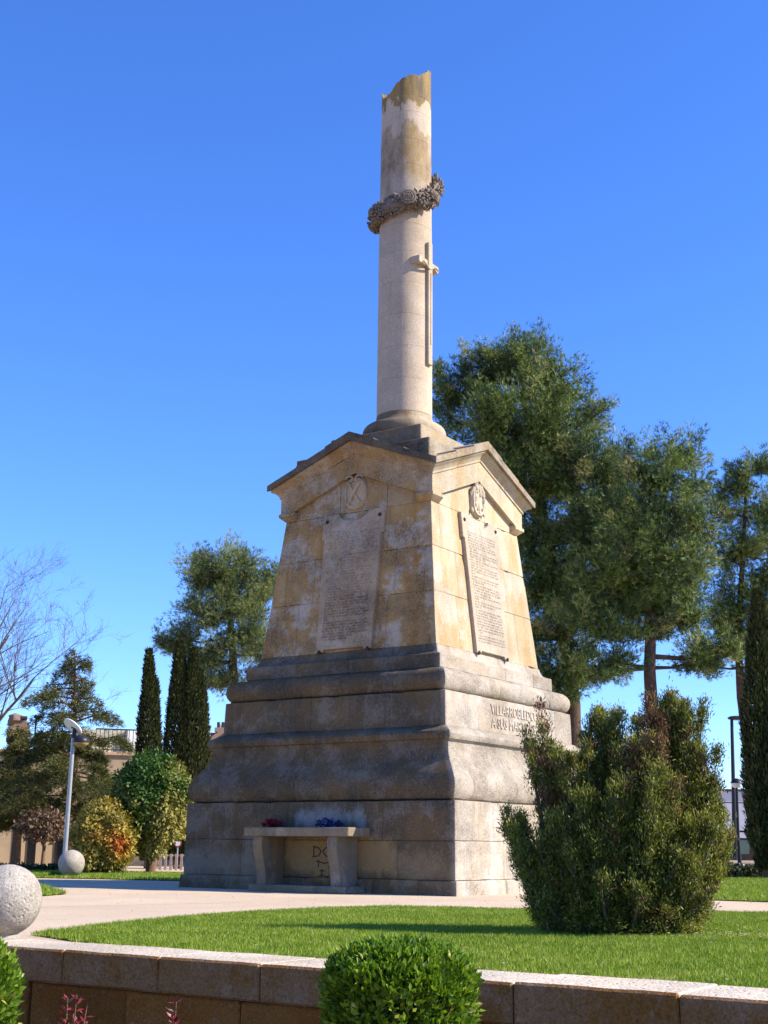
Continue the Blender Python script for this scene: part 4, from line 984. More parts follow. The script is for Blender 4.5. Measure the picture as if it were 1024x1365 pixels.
# cedar: whorls of drooping boughs
def cedar(label, y, u, vtop, vbot, wtop, wbot):
    base = at(u, 1129, y); base.z = 0; k = ppm(y); top = at(u + 8, vtop, y) - base; H = top.z
    t = thing('cedar_tree', label, 'tree', base)
    tr = MB(); tr.tube([(0, 0, -0.05), (0, 0, H * 0.5), (top.x, 0, H)], [0.15, 0.09, 0.015], 9)
    Vs, Ts, Rs = [], [], []; off = 0
    z0 = at(u, vbot, y).z
    for i in range(84):
        h = (i + random.random()) / 84; z = z0 + 0.1 + (H - z0 - 0.15) * h
        L = (wbot * (1 - h) ** 0.62 + wtop * h) / k * random.uniform(0.25, 1.15) * (0.4 if h > 0.95 else 1)
        a = i * 2.4 + random.uniform(-.4, .4); d = Vector((math.cos(a), math.sin(a), 0))
        s = Vector((top.x * h, 0, z))
        el = random.uniform(-0.12, 0.34) * (1 if h < 0.8 else 1.8); wv_ = random.uniform(-.12, .12) * L; sd = Vector((-d.y, d.x, 0)) * wv_
        pts = [s, s + d * L * 0.4 + Vector((0, 0, el * 0.6 * L)) + sd * 0.6, s + d * L * 0.75 + Vector((0, 0, el * 0.8 * L)) + sd, s + d * L + Vector((0, 0, (el - 0.2) * 0.8 * L)) + sd * 0.7]
        tr.tube(pts, [0.03, 0.022, 0.013, 0.004], 5)
        n = int((330 if h < 0.5 else 150) * L)
        q = rng.uniform(0.2, 1, n) ** 0.7; ii = np.minimum((q * 3).astype(int), 2); ff = q * 3 - ii
        pa = np.array([p[:] for p in pts]); P = pa[ii] * (1 - ff)[:, None] + pa[ii + 1] * ff[:, None]
        side = np.array([-d.y, d.x, 0])
        wv = rng.normal(0, 0.17 * L + 0.03, n) * (1.15 - q * 0.6)
        P = P + side * wv[:, None] + np.stack([np.zeros(n), np.zeros(n), -np.abs(wv) * 0.45 + rng.normal(-0.03, 0.07, n)], 1)
        kk = np.repeat(np.arange(n), 4)
        D = np.array(d)[None] * 0.7 + side * np.sign(wv)[:, None] * 0.6 + np.array([0, 0, 0.15])
        V, T, r_ = needle_arrays(P[kk] + rng.normal(0, 0.02, (len(kk), 3)), D[kk] + rng.normal(0, 0.55, (len(kk), 3)), rng.uniform(0.06, 0.13, len(kk)), rng.uniform(0.014, 0.026, len(kk)), np.clip(rng.normal(0.45, 0.15, n)[kk] + rng.normal(0, 0.15, len(kk)) + random.uniform(-.15, .2), 0, 1))
        Vs.append(V); Ts.append(T + off); Rs.append(r_); off += len(V)
    tr.build('trunk', M['brownbark'], t, 60)
    np_mesh('crown', np.concatenate(Vs), np.concatenate(Ts), np.concatenate(Rs), M['cedar'], t)
cedar('cedar with layered drooping boughs behind the lamp post', 36, 92, 866, 1098, 18, 102)
cedar('darker bushy conifer left of the layered cedar, at the edge of the photo', 38, 22, 968, 1108, 16, 58)

# bare tree whose twigs reach into the photo from the left
def bare():
    y = 38; base = at(-112, 1129, y); base.z = 0
    t = thing('bare_tree', 'leafless tree with spreading fine twigs at the left edge of the photo', 'tree', base)
    tr = MB(); br = MB(); rr = random.Random(21)
    tr.tube([(0, 0, -0.05), (0.1, 0, 1.2), (0.25, 0, 2.4)], [0.22, 0.17, 0.14], 9)
    def grow(p, d, L, r, lv):
        pts = [p]; q = p.copy(); dd = d.copy(); n = 5
        for i in range(n):
            dd = (dd + Vector((rr.uniform(-.16, .16), rr.uniform(-.16, .16), rr.uniform(-.09, .15)))).normalized()
            q = q + dd * L / n; pts.append(q.copy())
        br.tube(pts, [r * (1 - 0.75 * i / n) for i in range(n + 1)], 6 if r > 0.03 else (4 if r > 0.008 else 3), False)
        if lv == 0: return
        m = (5, 5, 6, 7)[lv - 1] if lv < 4 else 6
        for k in range(m):
            f_ = rr.uniform(0.25, 1.0); i = min(n - 1, int(f_ * n)); s = pts[i].lerp(pts[i + 1], f_ * n - i if f_ < 1 else 1)
            ax_ = Vector((rr.uniform(-1, 1), rr.uniform(-1, 1), rr.uniform(-0.6, 0.9))).normalized()
            grow(s, (dd * 0.85 + ax_ * 0.75).normalized(), L * rr.uniform(0.40, 0.62), max(0.0035, r * (1 - 0.7 * f_) * 0.6), lv - 1)
    for d, L in (((0.85, 0.1, 0.65), 4.4), ((0.7, -0.4, 0.95), 4.6), ((0.95, 0.3, 0.30), 4.4), ((0.3, 0.3, 1.1), 4.8), ((-0.6, 0.2, 0.9), 4.0), ((0.55, -0.2, 1.0), 5.0)):
        grow(Vector((0.25, 0, 2.3)), Vector(d).normalized(), L * 0.93, 0.09, 4)
    tr.build('trunk', M['greybark'], t, 60); br.build('branches', M['greybark'], t, 60)
bare()

# juniper on the lawn: many upright leaders
def juniper():
    y0 = 10.75
    base = gnd(822, 1246); base = Vector((base.x, y0 + 0.1, 0))
    t = thing('juniper_shrub', 'big shaggy juniper bush with dry brown patches on the lawn', 'shrub', base)
    k = ppm(y0)
    # leaders: tip pixel, foot pixel, half width in px, depth offset, density, dry fraction
    L = [(722, 962, 756, 18, 0.0, 0.5, 0.40), (690, 1090, 735, 24, -0.1, 0.9, 0.02), (735, 1000, 765, 26, 0.15, 0.6, 0.25), (760, 1010, 785, 30, -0.2, 0.8, 0.12), (700, 1130, 740, 26, -0.3, 1.0, 0.0),
         (800, 965, 808, 34, 0.1, 1.0, 0.04), (826, 958, 826, 32, -0.1, 0.9, 0.03), (780, 1000, 800, 32, 0.3, 1.0, 0.05), (845, 985, 840, 30, -0.3, 1.0, 0.08), (868, 945, 856, 20, -0.15, 0.7, 0.85), (862, 1000, 852, 20, -0.35, 0.8, 0.8), (880, 990, 860, 18, -0.42, 0.7, 0.6),
         (893, 928, 868, 34, 0.15, 1.2, 0.03), (915, 955, 880, 38, 0.0, 1.2, 0.03), (935, 1005, 890, 40, -0.15, 1.2, 0.08), (950, 1060, 900, 38, -0.1, 1.2, 0.12), (958, 1110, 905, 36, 0.15, 1.2, 0.05), (940, 1100, 895, 40, -0.4, 1.2, 0.10),
         (880, 1040, 862, 46, -0.5, 1.1, 0.08), (830, 1050, 826, 50, -0.5, 1.1, 0.06), (780, 1070, 790, 46, -0.45, 1.0, 0.10), (740, 1110, 765, 40, -0.4, 1.0, 0.04), (920, 1150, 890, 50, -0.45, 1.2, 0.05), (860, 1120, 850, 60, -0.55, 1.1, 0.03), (790, 1140, 800, 56, -0.5, 1.1, 0.03),
         (968, 1135, 915, 26, 0.0, 1.0, 0.05), (700, 1160, 745, 30, -0.1, 1.0, 0.0), (905, 980, 875, 34, 0.35, 1.0, 0.03), (850, 975, 845, 34, 0.35, 0.8, 0.1), (760, 1060, 785, 40, 0.3, 0.9, 0.05)]
    L += [(676, 1098, 728, 22, 0.0, 1.0, 0.03), (684, 1120, 732, 24, -0.25, 1.0, 0.05), (690, 1150, 740, 28, 0.2, 1.0, 0.0), (722, 1000, 752, 18, -0.2, 0.5, 0.5), (705, 985, 748, 14, 0.1, 0.45, 0.4), (965, 1090, 908, 28, -0.1, 1.1, 0.05), (972, 1120, 912, 24, 0.1, 1.0, 0.06), (905, 940, 876, 22, 0.05, 1.0, 0.03), (884, 938, 864, 20, 0.2, 1.0, 0.1), (818, 950, 820, 16, 0, 0.8, 0.15), (800, 958, 806, 14, -.1, 0.8, 0.1)]
    for i in range(16):        # low skirt of outer boughs
        a = i / 16 * 2 * math.pi + 0.2; uf = 826 + 70 * math.cos(a); ut = 824 + (138 if math.cos(a) > 0 else 118) * math.cos(a)
        L.append((ut, 1170 + 34 * math.sin(i * 2.3), uf, 30, 0.62 * math.sin(a), 1.0, 0.04))
    for (u, v, uf, hw, dy, den, dry) in list(L[:22]):
        for _ in range(3):
            L.append((u + random.uniform(-24, 24), v + random.uniform(-16, 22), uf + random.uniform(-10, 10), random.uniform(7, 12), dy + random.uniform(-0.12, 0.12), 1.3, dry))
    st = MB(); G = [[], [], []]; Dd = [[], [], []]; off = [0, 0]
    for (u, v, uf, hw, dy, den, dry) in L:
        tl = random.uniform(-0.14, 0.14); v += random.uniform(-10, 10)
        tip = at(u, v, y0 + dy) - base; foot = at(uf, 1240, y0 + dy * 0.4) - base; foot.z = 0
        d = tip - foot; H = d.length
        c1 = foot + d * 0.5 + Vector((d.x * 0.12, 0, -0.02))
        pts = [foot, c1, tip]; 
        def P3(s): return foot * ((1 - s) ** 2) + c1 * (2 * s * (1 - s)) + tip * (s * s)
        st.tube([P3(s) for s in (0, .2, .4, .6, .8, .97)], [0.022, 0.018, 0.014, 0.010, 0.006, 0.003], 5)
        nb = int(H * 62 * den * hw / 30)
        for _ in range(nb):
            s = random.uniform(0.0, 1.0) ** 0.95; p = P3(s); a = random.uniform(0, 2 * math.pi)
            wr = hw / k * (min(1.0, (1.04 - s) * 1.35) ** 0.75) * min(1, 0.75 + s * 1.2)
            o_ = Vector((math.cos(a), math.sin(a), 0)); bl = wr * random.uniform(0.35, 1.0)
            e = p + o_ * bl + Vector((0, 0, (bl * random.uniform(1.0, 2.6) + 0.03) if s > 0.3 else bl * random.uniform(-0.3, 1.6)))
            isdry = random.random() < dry
            if random.random() < 0.5: st.tube([p, p.lerp(e, 0.5) + Vector((0, 0, -0.02)), e], [0.005, 0.004, 0.002], 3, False)
            n = 34; q = rng.uniform(0.25, 1.05, n)[:, None]
            C = np.array(p)[None] * (1 - q) + np.array(e)[None] * q + rng.normal(0, 0.026, (n, 3))
            dv = np.array((e - p).normalized())[None] + np.array([0, 0, 0.45]) + rng.normal(0, 0.45, (n, 3))
            tone = np.clip(tl + rng.normal(0.42, 0.11) + 0.32 * (q[:, 0] - 0.6) + rng.normal(0, 0.12, n), 0, 1)
            lst = 1 if isdry else 0
            Dd[lst].append((C, dv, tone))
    st.build('stems', M['greybark'], t, 60)
    for i, (nm, mt) in enumerate((('foliage', M['juniper']), ('dry_foliage', M['juniper_dead']))):
        C = np.concatenate([x[0] for x in Dd[i]]); D = np.concatenate([x[1] for x in Dd[i]]); q = np.concatenate([x[2] for x in Dd[i]])
        ok = C[:, 2] > 0.01; C, D, q = C[ok], D[ok], q[ok]
        kk = np.repeat(np.arange(len(C)), 2)
        V, T, r_ = leaf_arrays(C[kk] + rng.normal(0, 0.012, (len(kk), 3)), unit(D[kk]) + rng.normal(0, 0.4, (len(kk), 3)), rdir(len(kk)), rng.uniform(0.022, 0.048, len(kk)), rng.uniform(0.006, 0.011, len(kk)), np.clip(q[kk] + rng.normal(0, 0.1, len(kk)), 0, 1), 0.2)
        np_mesh(nm, V, T, r_, mt, t)
juniper()

# clipped boxwood bushes close to the camera
def boxwood(label, c, rx, rz, n, zlow):
    t = thing('boxwood_bush', label, 'bush', (c.x, c.y, -0.96), 0, 'clipped boxwood bushes below the wall')
    cz = c.z + 0.96
    st = MB()
    for _ in range(26):
        d = Vector(rdir(1)[0]); d.z = abs(d.z)
        st.tube([(0, 0, 0), Vector((0, 0, cz * 0.7)) + d * rx * 0.3, Vector((0, 0, cz)) + Vector((d.x * rx, d.y * rx, d.z * rz)) * 0.85], [0.012, 0.009, 0.003], 4)
    st.build('stems', M['brownbark'], t)
    d = rdir(n); low = d[:, 2] < 0
    bump = np.array([noise.noise(Vector(x) * 3.1 + c) for x in d])
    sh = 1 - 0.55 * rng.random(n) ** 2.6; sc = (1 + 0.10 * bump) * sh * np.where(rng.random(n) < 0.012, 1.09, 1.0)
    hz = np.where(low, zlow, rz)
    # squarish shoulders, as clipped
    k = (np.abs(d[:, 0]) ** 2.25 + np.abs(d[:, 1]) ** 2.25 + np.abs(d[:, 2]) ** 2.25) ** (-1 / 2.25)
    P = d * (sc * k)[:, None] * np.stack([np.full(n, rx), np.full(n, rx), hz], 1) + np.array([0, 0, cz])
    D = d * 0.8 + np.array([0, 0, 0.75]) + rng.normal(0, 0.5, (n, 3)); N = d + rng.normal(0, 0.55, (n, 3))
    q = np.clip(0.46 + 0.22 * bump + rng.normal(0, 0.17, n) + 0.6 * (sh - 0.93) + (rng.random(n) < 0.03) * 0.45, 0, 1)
    V, T, r_ = leaf_arrays(P, D, N, rng.uniform(0.022, 0.038, n), rng.uniform(0.012, 0.018, n), q, 0.18)
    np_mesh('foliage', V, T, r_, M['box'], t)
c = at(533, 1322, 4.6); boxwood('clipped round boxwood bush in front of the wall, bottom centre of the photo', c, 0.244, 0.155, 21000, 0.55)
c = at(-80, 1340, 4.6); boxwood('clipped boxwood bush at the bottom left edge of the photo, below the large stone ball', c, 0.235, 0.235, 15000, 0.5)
def red_plant(label, u, v, y, n, hh):
    p = at(u, v, y); t = thing('red_leaved_plant', label, 'plant', (p.x, p.y, -0.96), 0, 'red leaved plants at the foot of the wall')
    st = MB(); P = []; D = []; H = p.z + 0.96
    for i in range(n):
        a = random.uniform(0, 2 * math.pi); r_ = random.uniform(0.02, hh); tip = Vector((math.cos(a) * r_, math.sin(a) * r_, H + random.uniform(-0.05, 0.10) - r_ * 0.3))
        st.tube([(0, 0, 0), (tip.x * 0.4, tip.y * 0.4, H * 0.6), tip], [0.008, 0.006, 0.003], 5)
        for k in range(26):
            s = random.uniform(0.80, 1.0); q = Vector((tip.x * s, tip.y * s, tip.z * s)); P.append(q[:]); b_ = random.uniform(0, 2 * math.pi); D.append((math.cos(b_), math.sin(b_), random.uniform(0.0, 1.1)))
    st.build('stems', M['brownbark'], t, 60)
    P = np.array(P); D = np.array(D); m = len(P)
    V, T, r_ = leaf_arrays(P, D, np.array([0, 0, 1.0]) + rng.normal(0, 0.4, (m, 3)), rng.uniform(0.03, 0.055, m), rng.uniform(0.012, 0.02, m), np.clip(rng.normal(0.5, 0.25, m), 0, 1), 0.1)
    np_mesh('foliage', V, T, r_, M['red'], t)
red_plant('wider red leaved plant at the foot of the wall, nearer the left bush', 92, 1350, 6.2, 9, 0.09)
red_plant('narrow red leaved shoot at the foot of the wall, left of the round bush', 231, 1362, 6.2, 3, 0.035)

# ------------------------------------------------------------------ lamps
def lamp_left():
    y = 28.6; base = gnd(86, 1167); base = at(87, 1129, y); base.z = 0; k = ppm(y)
    t = thing('lamp_post', 'grey lamp post with a tilted white reflector disc above a dark dome', 'lamp post', base)
    top = at(98, 984, y) - base
    b = MB(); b.tube([(0, 0, 0), (top.x * 0.5, 0, top.z * 0.5), (top.x * 0.93, 0, top.z)], [0.052, 0.047, 0.042], 14); b.build('pole', M['greymetal'], t, 60)
    b = MB(); b.lathe([(0.16, 0), (0.16, 0.02), (0.09, 0.04)], 16); b.build('base_plate', M['greymetal'], t)
    h = at(99, 966, y) - base; c = Vector((top.x, 0, top.z))
    b = MB(); b.tube([c, c + Vector((0.02, 0, 0.22))], 0.045, 8); b.build('neck', M['darkmetal'], t, 60)
    dc = at(97, 969, y) - base; nrm = Vector((-0.42, -0.60, -0.70)).normalized() * -1
    nrm = Vector((0.50, 0.45, 0.74)).normalized()
    a = nrm.orthogonal().normalized(); bb = nrm.cross(a)
    d = MB(); n = 28; vs_ = []
    for rad, hgt in ((0.02, -0.012), (0.235, -0.006), (0.24, 0.006), (0.235, 0.02), (0.02, 0.045)):
        for q in range(n): vs_.append(dc + (a * math.cos(2 * math.pi * q / n) + bb * math.sin(2 * math.pi * q / n)) * rad + nrm * hgt)
    fs = [tuple(range(n - 1, -1, -1)), tuple(range(4 * n, 5 * n))] + [(r_ * n + q, r_ * n + (q + 1) % n, r_ * n + n + (q + 1) % n, r_ * n + n + q) for r_ in range(4) for q in range(n)]
    o = mesh('reflector_disc', vs_, fs, M['whitepaint'], t, 40); bm_fix(o)
    b = MB(); b.sphere(0.028, dc - nrm * 0.012, 8); b.build('disc_boss', M['darkmetal'], o)
    dm = at(108, 990, y) - base
    b = MB(); b.lathe([(0.175, 0.0), (0.18, 0.02), (0.165, 0.075), (0.125, 0.125), (0.06, 0.15), (0.01, 0.155)], 24, dm); b.build('dome', M['darkmetal'], t, 50)
    b = MB(); b.lathe([(0.06, -0.09), (0.12, -0.07), (0.16, -0.03), (0.17, -0.002)], 24, dm); b.build('diffuser', M['amber'], t, 50)
    b = MB(); b.tube([c + Vector((0, 0, 0.02)), dm + Vector((-0.05, 0, 0.06))], 0.025, 6); b.build('arm', M['darkmetal'], t)
lamp_left()
def lamp_tall():
    y = 50; base = at(979, 1129, y); base.z = 0; top = at(975.5, 958, y) - base
    t = thing('street_lamp', 'tall black street lamp with a flat head behind the lawn on the right', 'street lamp', base, 0, 'street lamps beyond the right lawn')
    b = MB(); b.tube([(0, 0, 0), (top.x * 0.45, 0, top.z * 0.45), (top.x, 0, top.z)], [0.13, 0.08, 0.06], 10); b.build('pole', M['darkmetal'], t, 60)
    b = MB()
    b.lathe([(0.05, -0.06), (0.20, -0.02), (0.22, 0.03), (0.15, 0.09), (0.03, 0.11)], 16); b.v = [Vector((v.x * 1.5 + 0.16, v.y, v.z)) + top for v in b.v]; b.build('head', M['darkmetal'], t, 50)
    y = 34; base = at(985, 1129, y); base.z = 0; top = at(982, 1047, y) - base
    t = thing('street_lamp', 'short post lamp with a hat shaped hood on a pale bowl, before the white building', 'street lamp', base, 0, 'street lamps beyond the right lawn')
    b = MB(); b.tube([(0, 0, 0), (0, 0, 1.0), (top.x, 0, top.z)], [0.06, 0.04, 0.032], 10); b.build('pole', M['darkmetal'], t, 60)
    b = MB(); b.lathe([(0.05, -0.06), (0.09, -0.045), (0.13, 0.0), (0.145, 0.055)], 18, top); b.build('bowl', M['whitepaint'], t, 60)
    b = MB(); b.lathe([(0.135, 0.055), (0.155, 0.058), (0.15, 0.08), (0.10, 0.14), (0.05, 0.17), (0.01, 0.18)], 18, top); b.build('hood', M['darkmetal'], t, 50)
lamp_tall()

# ------------------------------------------------------------------ buildings beyond
M['tan'] = plain('tan_render', (0.36, 0.265, 0.165), 0.9, 0, 0.14, 1.5, 0.3)
M['salmon'] = plain('salmon_render', (0.46, 0.30, 0.19), 0.9, 0, 0.1, 2, 0.2)
M['cream'] = plain('cream_render', (0.62, 0.55, 0.38), 0.9, 0, 0.08, 2, 0.2)
M['redwall'] = plain('red_orange_render', (0.42, 0.10, 0.05), 0.9, 0, 0.12, 2, 0.2)
M['darkglass'] = plain('dark_window_glass', (0.02, 0.022, 0.026), 0.12, 0, 0.1, 3, 0, 0.5)
M['darkwood'] = plain('dark_wood', (0.055, 0.04, 0.032), 0.7, 0, 0.3, 5, 0.3)
M['greypanel'] = plain('pale_grey_panel', (0.50, 0.49, 0.52), 0.7, 0, 0.06, 1.5, 0.1)
M['greenglass'] = plain('green_tinted_glass', (0.06, 0.10, 0.075), 0.2, 0, 0.1, 3, 0, 0.5)
M['rubble'] = stone('rubble_stone', (0.30, 0.20, 0.15), 0.3, 0.7, 0.3, 1.0, streak=False, pits=0.6)
def tan_house():
    y = 42; o = at(110, 1129, y); o.z = 0
    t = thing('house', 'tan rendered house with a railed roof terrace behind the cedar', 'house', o, 0.28)
    X = lambda u: at(u, 1129, y).x - o.x
    Z = lambda v: at(120, v, y).z
    x0, x1 = X(-120), X(266)
    zt = Z(1006)
    ops = [(X(36), X(50), 0.0, Z(1102)), (X(71), X(90), 0.0, Z(1112)), (X(120), X(134), 0.9, Z(1085))]
    xs = sorted([x0, x1] + [a for q in ops for a in q[:2]]); b = MB()
    for a0, a1 in zip(xs[:-1], xs[1:]):
        op = [q for q in ops if abs(q[0] - a0) < 1e-4]
        if op: 
            if op[0][2] > 0: b.box(a0, a1, 0, 0.3, 0, op[0][2])
            b.box(a0, a1, 0, 0.3, op[0][3], zt)
        else: b.box(a0, a1, 0, 0.3, 0, zt)
    b.box(x0, x0 + 0.3, 0.3, 8, 0, zt); b.box(x1 - 0.3, x1, 0.3, 8, 0, zt); b.box(x0 + 0.3, x1 - 0.3, 0.301, 7.99, zt - 0.25, zt - 0.002)
    b.build('wall', M['tan'], t)
    for i, q in enumerate(ops):
        f_ = MB(); c = 0.07
        f_.box(q[0], q[0] + c, 0.10, 0.18, q[2], q[3]); f_.box(q[1] - c, q[1], 0.10, 0.18, q[2], q[3]); f_.box(q[0] + c, q[1] - c, 0.10, 0.18, q[3] - c, q[3]); f_.box(q[0] + c, q[1] - c, 0.10, 0.18, q[2], q[2] + c)
        fr = f_.build('door_frame' if i < 2 else 'window_frame', M['darkwood'], t)
        p_ = MB(); p_.box(q[0] + c, q[1] - c, 0.13, 0.15, q[2] + c, q[3] - c); p_.build('pane', M['darkglass'], fr)
    b = MB(); b.tube([(X(27), -0.05, 0), (X(27), -0.05, zt)], 0.05, 8); b.build('drainpipe', M['darkwood'], t)
    b = MB(); b.box(x0 - 0.05, x1 + 0.05, -0.08, 0.36, zt, zt + 0.10, 0.01); b.build('parapet_coping', M['salmon'], t)
    # railing
    rl = MB(); zr0, zr1 = zt + 0.10, zt + 0.80; rx0, rx1 = X(118), X(205)
    rl.box(rx0, rx1, 0.02, 0.07, zr1, zr1 + 0.04); rl.box(rx0, rx1, 0.02, 0.07, zr0 + 0.06, zr0 + 0.09); rail = rl.build('railing', M['darkmetal'], t)
    n = int((rx1 - rx0) / 0.13)
    bal = None
    for k in range(n + 1):
        if bal is None:
            q = MB(); q.box(-0.01, 0.01, 0.035, 0.055, zr0 + 0.002, zr1); bal = q.build('baluster', M['darkmetal'], rail); bal.location.x = rx0 + 0.01
        else:
            c = bal.copy(); COL.objects.link(c); c.parent = rail; c.location.x = rx0 + 0.01 + k * 0.13
    b = MB(); b.box(X(100), X(168), 2.0, 6, zt - 0.2, Z(965)); b.build('penthouse_wall', M['cream'], t)
    b = MB(); b.box(X(168) + 0.002, X(212), 1.8, 6, zt - 0.2, Z(964)); b.build('penthouse_wall', M['whitepaint'], t)
    b = MB()
    for k in range(60):
        b.sphere(random.uniform(0.10, 0.22), (X(random.uniform(8, 27)), 3 + random.uniform(-.4, .4), random.uniform(zt, Z(950))), 7, (1.2, 1, 0.8), 0.4)
    b.box(X(7), X(27.5), 2.6, 3.5, zt - 0.2, Z(953)); b.build('rubble_chimney', M['rubble'], t, 40)
    b = MB(); b.box(X(6), X(28.5), 2.5, 3.6, Z(952), Z(948), 0.02); b.build('chimney_cap', M['darkwood'], t)
    b = MB(); b.tube([(X(41), 3, zt - 0.1), (X(41), 3, Z(947))], 0.03, 6); b.sphere(0.07, (X(41), 3, Z(946)), 8); b.build('vent_pipe', M['darkmetal'], t)
tan_house()
def orange_house():
    y = 54; o = at(285, 1129, y); o.z = 0
    t = thing('house', 'red orange house with a salmon arch, seen between the cypress and the memorial', 'house', o)
    X = lambda u: at(u, 1129, y).x - o.x
    Z = lambda v: at(285, v, y).z
    b = MB(); b.box(X(258), X(266), 0.2, 6, 0, Z(1000)); b.build('side_wall', M['whitepaint'], t)
    b = MB(); b.box(X(266) + 0.01, X(273), -0.15, 6, 0, Z(985)); b.build('pilaster', M['salmon'], t)
    b = MB(); b.box(X(273) + 0.01, X(345), 0.25, 6, Z(1004), Z(976)); b.build('wall', M['redwall'], t)
    b = MB(); b.box(X(273) + 0.01, X(345), 0.6, 0.7, 0, Z(1004) - 0.01); b.build('doorway', M['darkglass'], t)
    n = 14; vs_ = []; cx_ = X(318); r0, r1 = X(318) - X(273), X(318) - X(267)
    for d in (-0.16, 0.24):
        for k in range(n + 1):
            q = math.pi - math.pi * k / n
            for r_ in (r0, r1): vs_.append((cx_ + r_ * math.cos(q), d, Z(1004) + r_ * 0.72 * math.sin(q)))
    m = 2 * (n + 1); fs = []
    for k in range(n):
        i = 2 * k; fs += [(i, i + 2, i + 3, i + 1), (m + i + 1, m + i + 3, m + i + 2, m + i), (i + 1, i + 3, m + i + 3, m + i + 1), (i, m + i, m + i + 2, i + 2)]
    ar = mesh('arch', vs_, fs, M['salmon'], t); bm_fix(ar)
    b = MB(); b.box(X(280), X(345), -0.12, 6, Z(976) + 0.005, Z(970)); b.build('cornice', M['salmon'], t)
    for u in (284, 290, 295.5, 302):
        b = MB(); b.box(X(u) - 0.055, X(u) + 0.055, 0.1, 0.25, Z(970), Z(962 if u != 295.5 else 959), 0.01); b.build('parapet_post', M['darkwood'], t)
    b = MB(); b.box(X(281), X(345), 0.45, 0.55, Z(970), Z(964.5)); b.build('parapet_panel', M['whitepaint'], t)
orange_house()
def white_building():
    y = 70; o = at(985, 1129, y); o.z = 0
    t = thing('modern_building', 'low pale grey modern building with flat roof at the far right', 'building', o)
    X = lambda u: at(u, 1129, y).x - o.x
    Z = lambda v: at(985, v, y).z
    x0, x1 = X(868), X(1120)
    b = MB(); b.box(x0 + 0.1, x1 - 0.1, 0.12, 9, 0, Z(1056)); b.build('core_wall', M['darkwood'], t)
    rows = [(Z(1107), Z(1071)), (Z(1069.5), Z(1055))]
    us = [868, 912, 958, 1003.5, 1050, 1120]
    for z0, z1 in rows:
        for u0, u1 in zip(us[:-1], us[1:]):
            b = MB(); b.box(X(u0) + 0.012, X(u1) - 0.012, 0, 0.11, z0, z1, 0.008); b.build('panel', M['greypanel'], t)
    b = MB(); b.box(x0, x1, 0.0, 0.11, Z(1117), Z(1109.5)); b.build('sill_panel', M['greypanel'], t)
    b = MB(); b.box(x0 - 0.1, x1 + 0.1, -0.1, 9, Z(1055) + 0.003, Z(1052)); b.build('roof_edge', M['darkwood'], t)
    for u0, u1 in ((935, 968), (972, 1020), (1024, 1070)):
        b = MB(); b.box(X(u0), X(u1), 0.02, 0.10, Z(1140), Z(1118.5)); w = b.build('window', M['darkwood'], t)
        b = MB(); b.box(X(u0) + 0.06, X(u1) - 0.06, -0.005, 0.015, Z(1140) + 0.06, Z(1118.5) - 0.06); b.build('pane', M['greenglass'], w)
white_building()
M['balus'] = plain('cream_cast_stone', (0.55, 0.45, 0.33), 0.85, 0, 0.1, 6, 0.2)
def balustrade():
    y = 36; o = at(970, 1129, y); o.z = 0; L = 4.2
    t = thing('balustrade', 'low cream balustrade beyond the dark hedge on the right', 'balustrade', o)
    b = MB(); b.box(0, L, -0.09, 0.09, 0.33, 0.40, 0.01); b.build('top_rail', M['balus'], t)
    b = MB(); b.box(0, L, -0.09, 0.09, 0, 0.04); b.build('base_rail', M['balus'], t)
    prof = [(0.035, 0.04), (0.05, 0.05), (0.03, 0.08), (0.06, 0.15), (0.055, 0.19), (0.028, 0.27), (0.045, 0.31), (0.045, 0.33)]
    q = MB(); q.lathe(prof, 10); first = q.build('baluster', M['balus'], t, 50); first.location.x = 0.12
    for k in range(1, int((L - 0.1) / 0.17)):
        c = first.copy(); COL.objects.link(c); c.parent = t; c.location.x = 0.12 + k * 0.17
balustrade()
M['paling'] = plain('weathered_pale_wood', (0.36, 0.27, 0.22), 0.85, 0, 0.25, 5, 0.3)
def paling():
    y = 36; o = at(204, 1129, y); o.z = 0; t = thing('picket_fence', 'short paling fence between the round tree and the memorial', 'fence', o)
    L = at(262, 1129, y).x - o.x
    b = MB(); b.box(0, L, -0.02, 0.02, 0.36, 0.40); b.build('rail', M['paling'], t)
    b = MB(); b.box(0, L, -0.02, 0.02, 0.10, 0.14); b.build('rail', M['paling'], t)
    q = MB(); q.box(-0.035, 0.035, -0.045, -0.021, 0.0, 0.42, 0.004); f_ = q.build('paling', M['paling'], t); f_.location.x = 0.08
    for k in range(1, int(L / 0.14)):
        c = f_.copy(); COL.objects.link(c); c.parent = t; c.location.x = 0.08 + k * 0.14
paling()
def sign():
    y = 37; p = at(237, 1124, y); t = thing('road_sign', 'small round sign with a red rim beside the memorial, under the round tree', 'sign', (p.x, p.y, 0))
    b = MB(); b.tube([(0, 0.03, 0), (0, 0.03, p.z + 0.1)], 0.02, 8); b.build('post', M['greymetal'], t)
    def disc(r, d0, d1):
        q = MB(); n = 24; q.add([(r * math.cos(2 * math.pi * k / n), d, p.z + r * math.sin(2 * math.pi * k / n)) for d in (d0, d1) for k in range(n)], [tuple(range(n)), tuple(range(2 * n - 1, n - 1, -1))] + [(k, n + k, n + (k + 1) % n, (k + 1) % n) for k in range(n)]); return q
    o = disc(0.11, -0.012, 0.006).build('rim', plain('red_sign_paint', (0.30, 0.03, 0.03), 0.5), t); bm_fix(o)
    o = disc(0.075, -0.018, -0.0125).build('plate', M['whitepaint'], t); bm_fix(o)
sign()

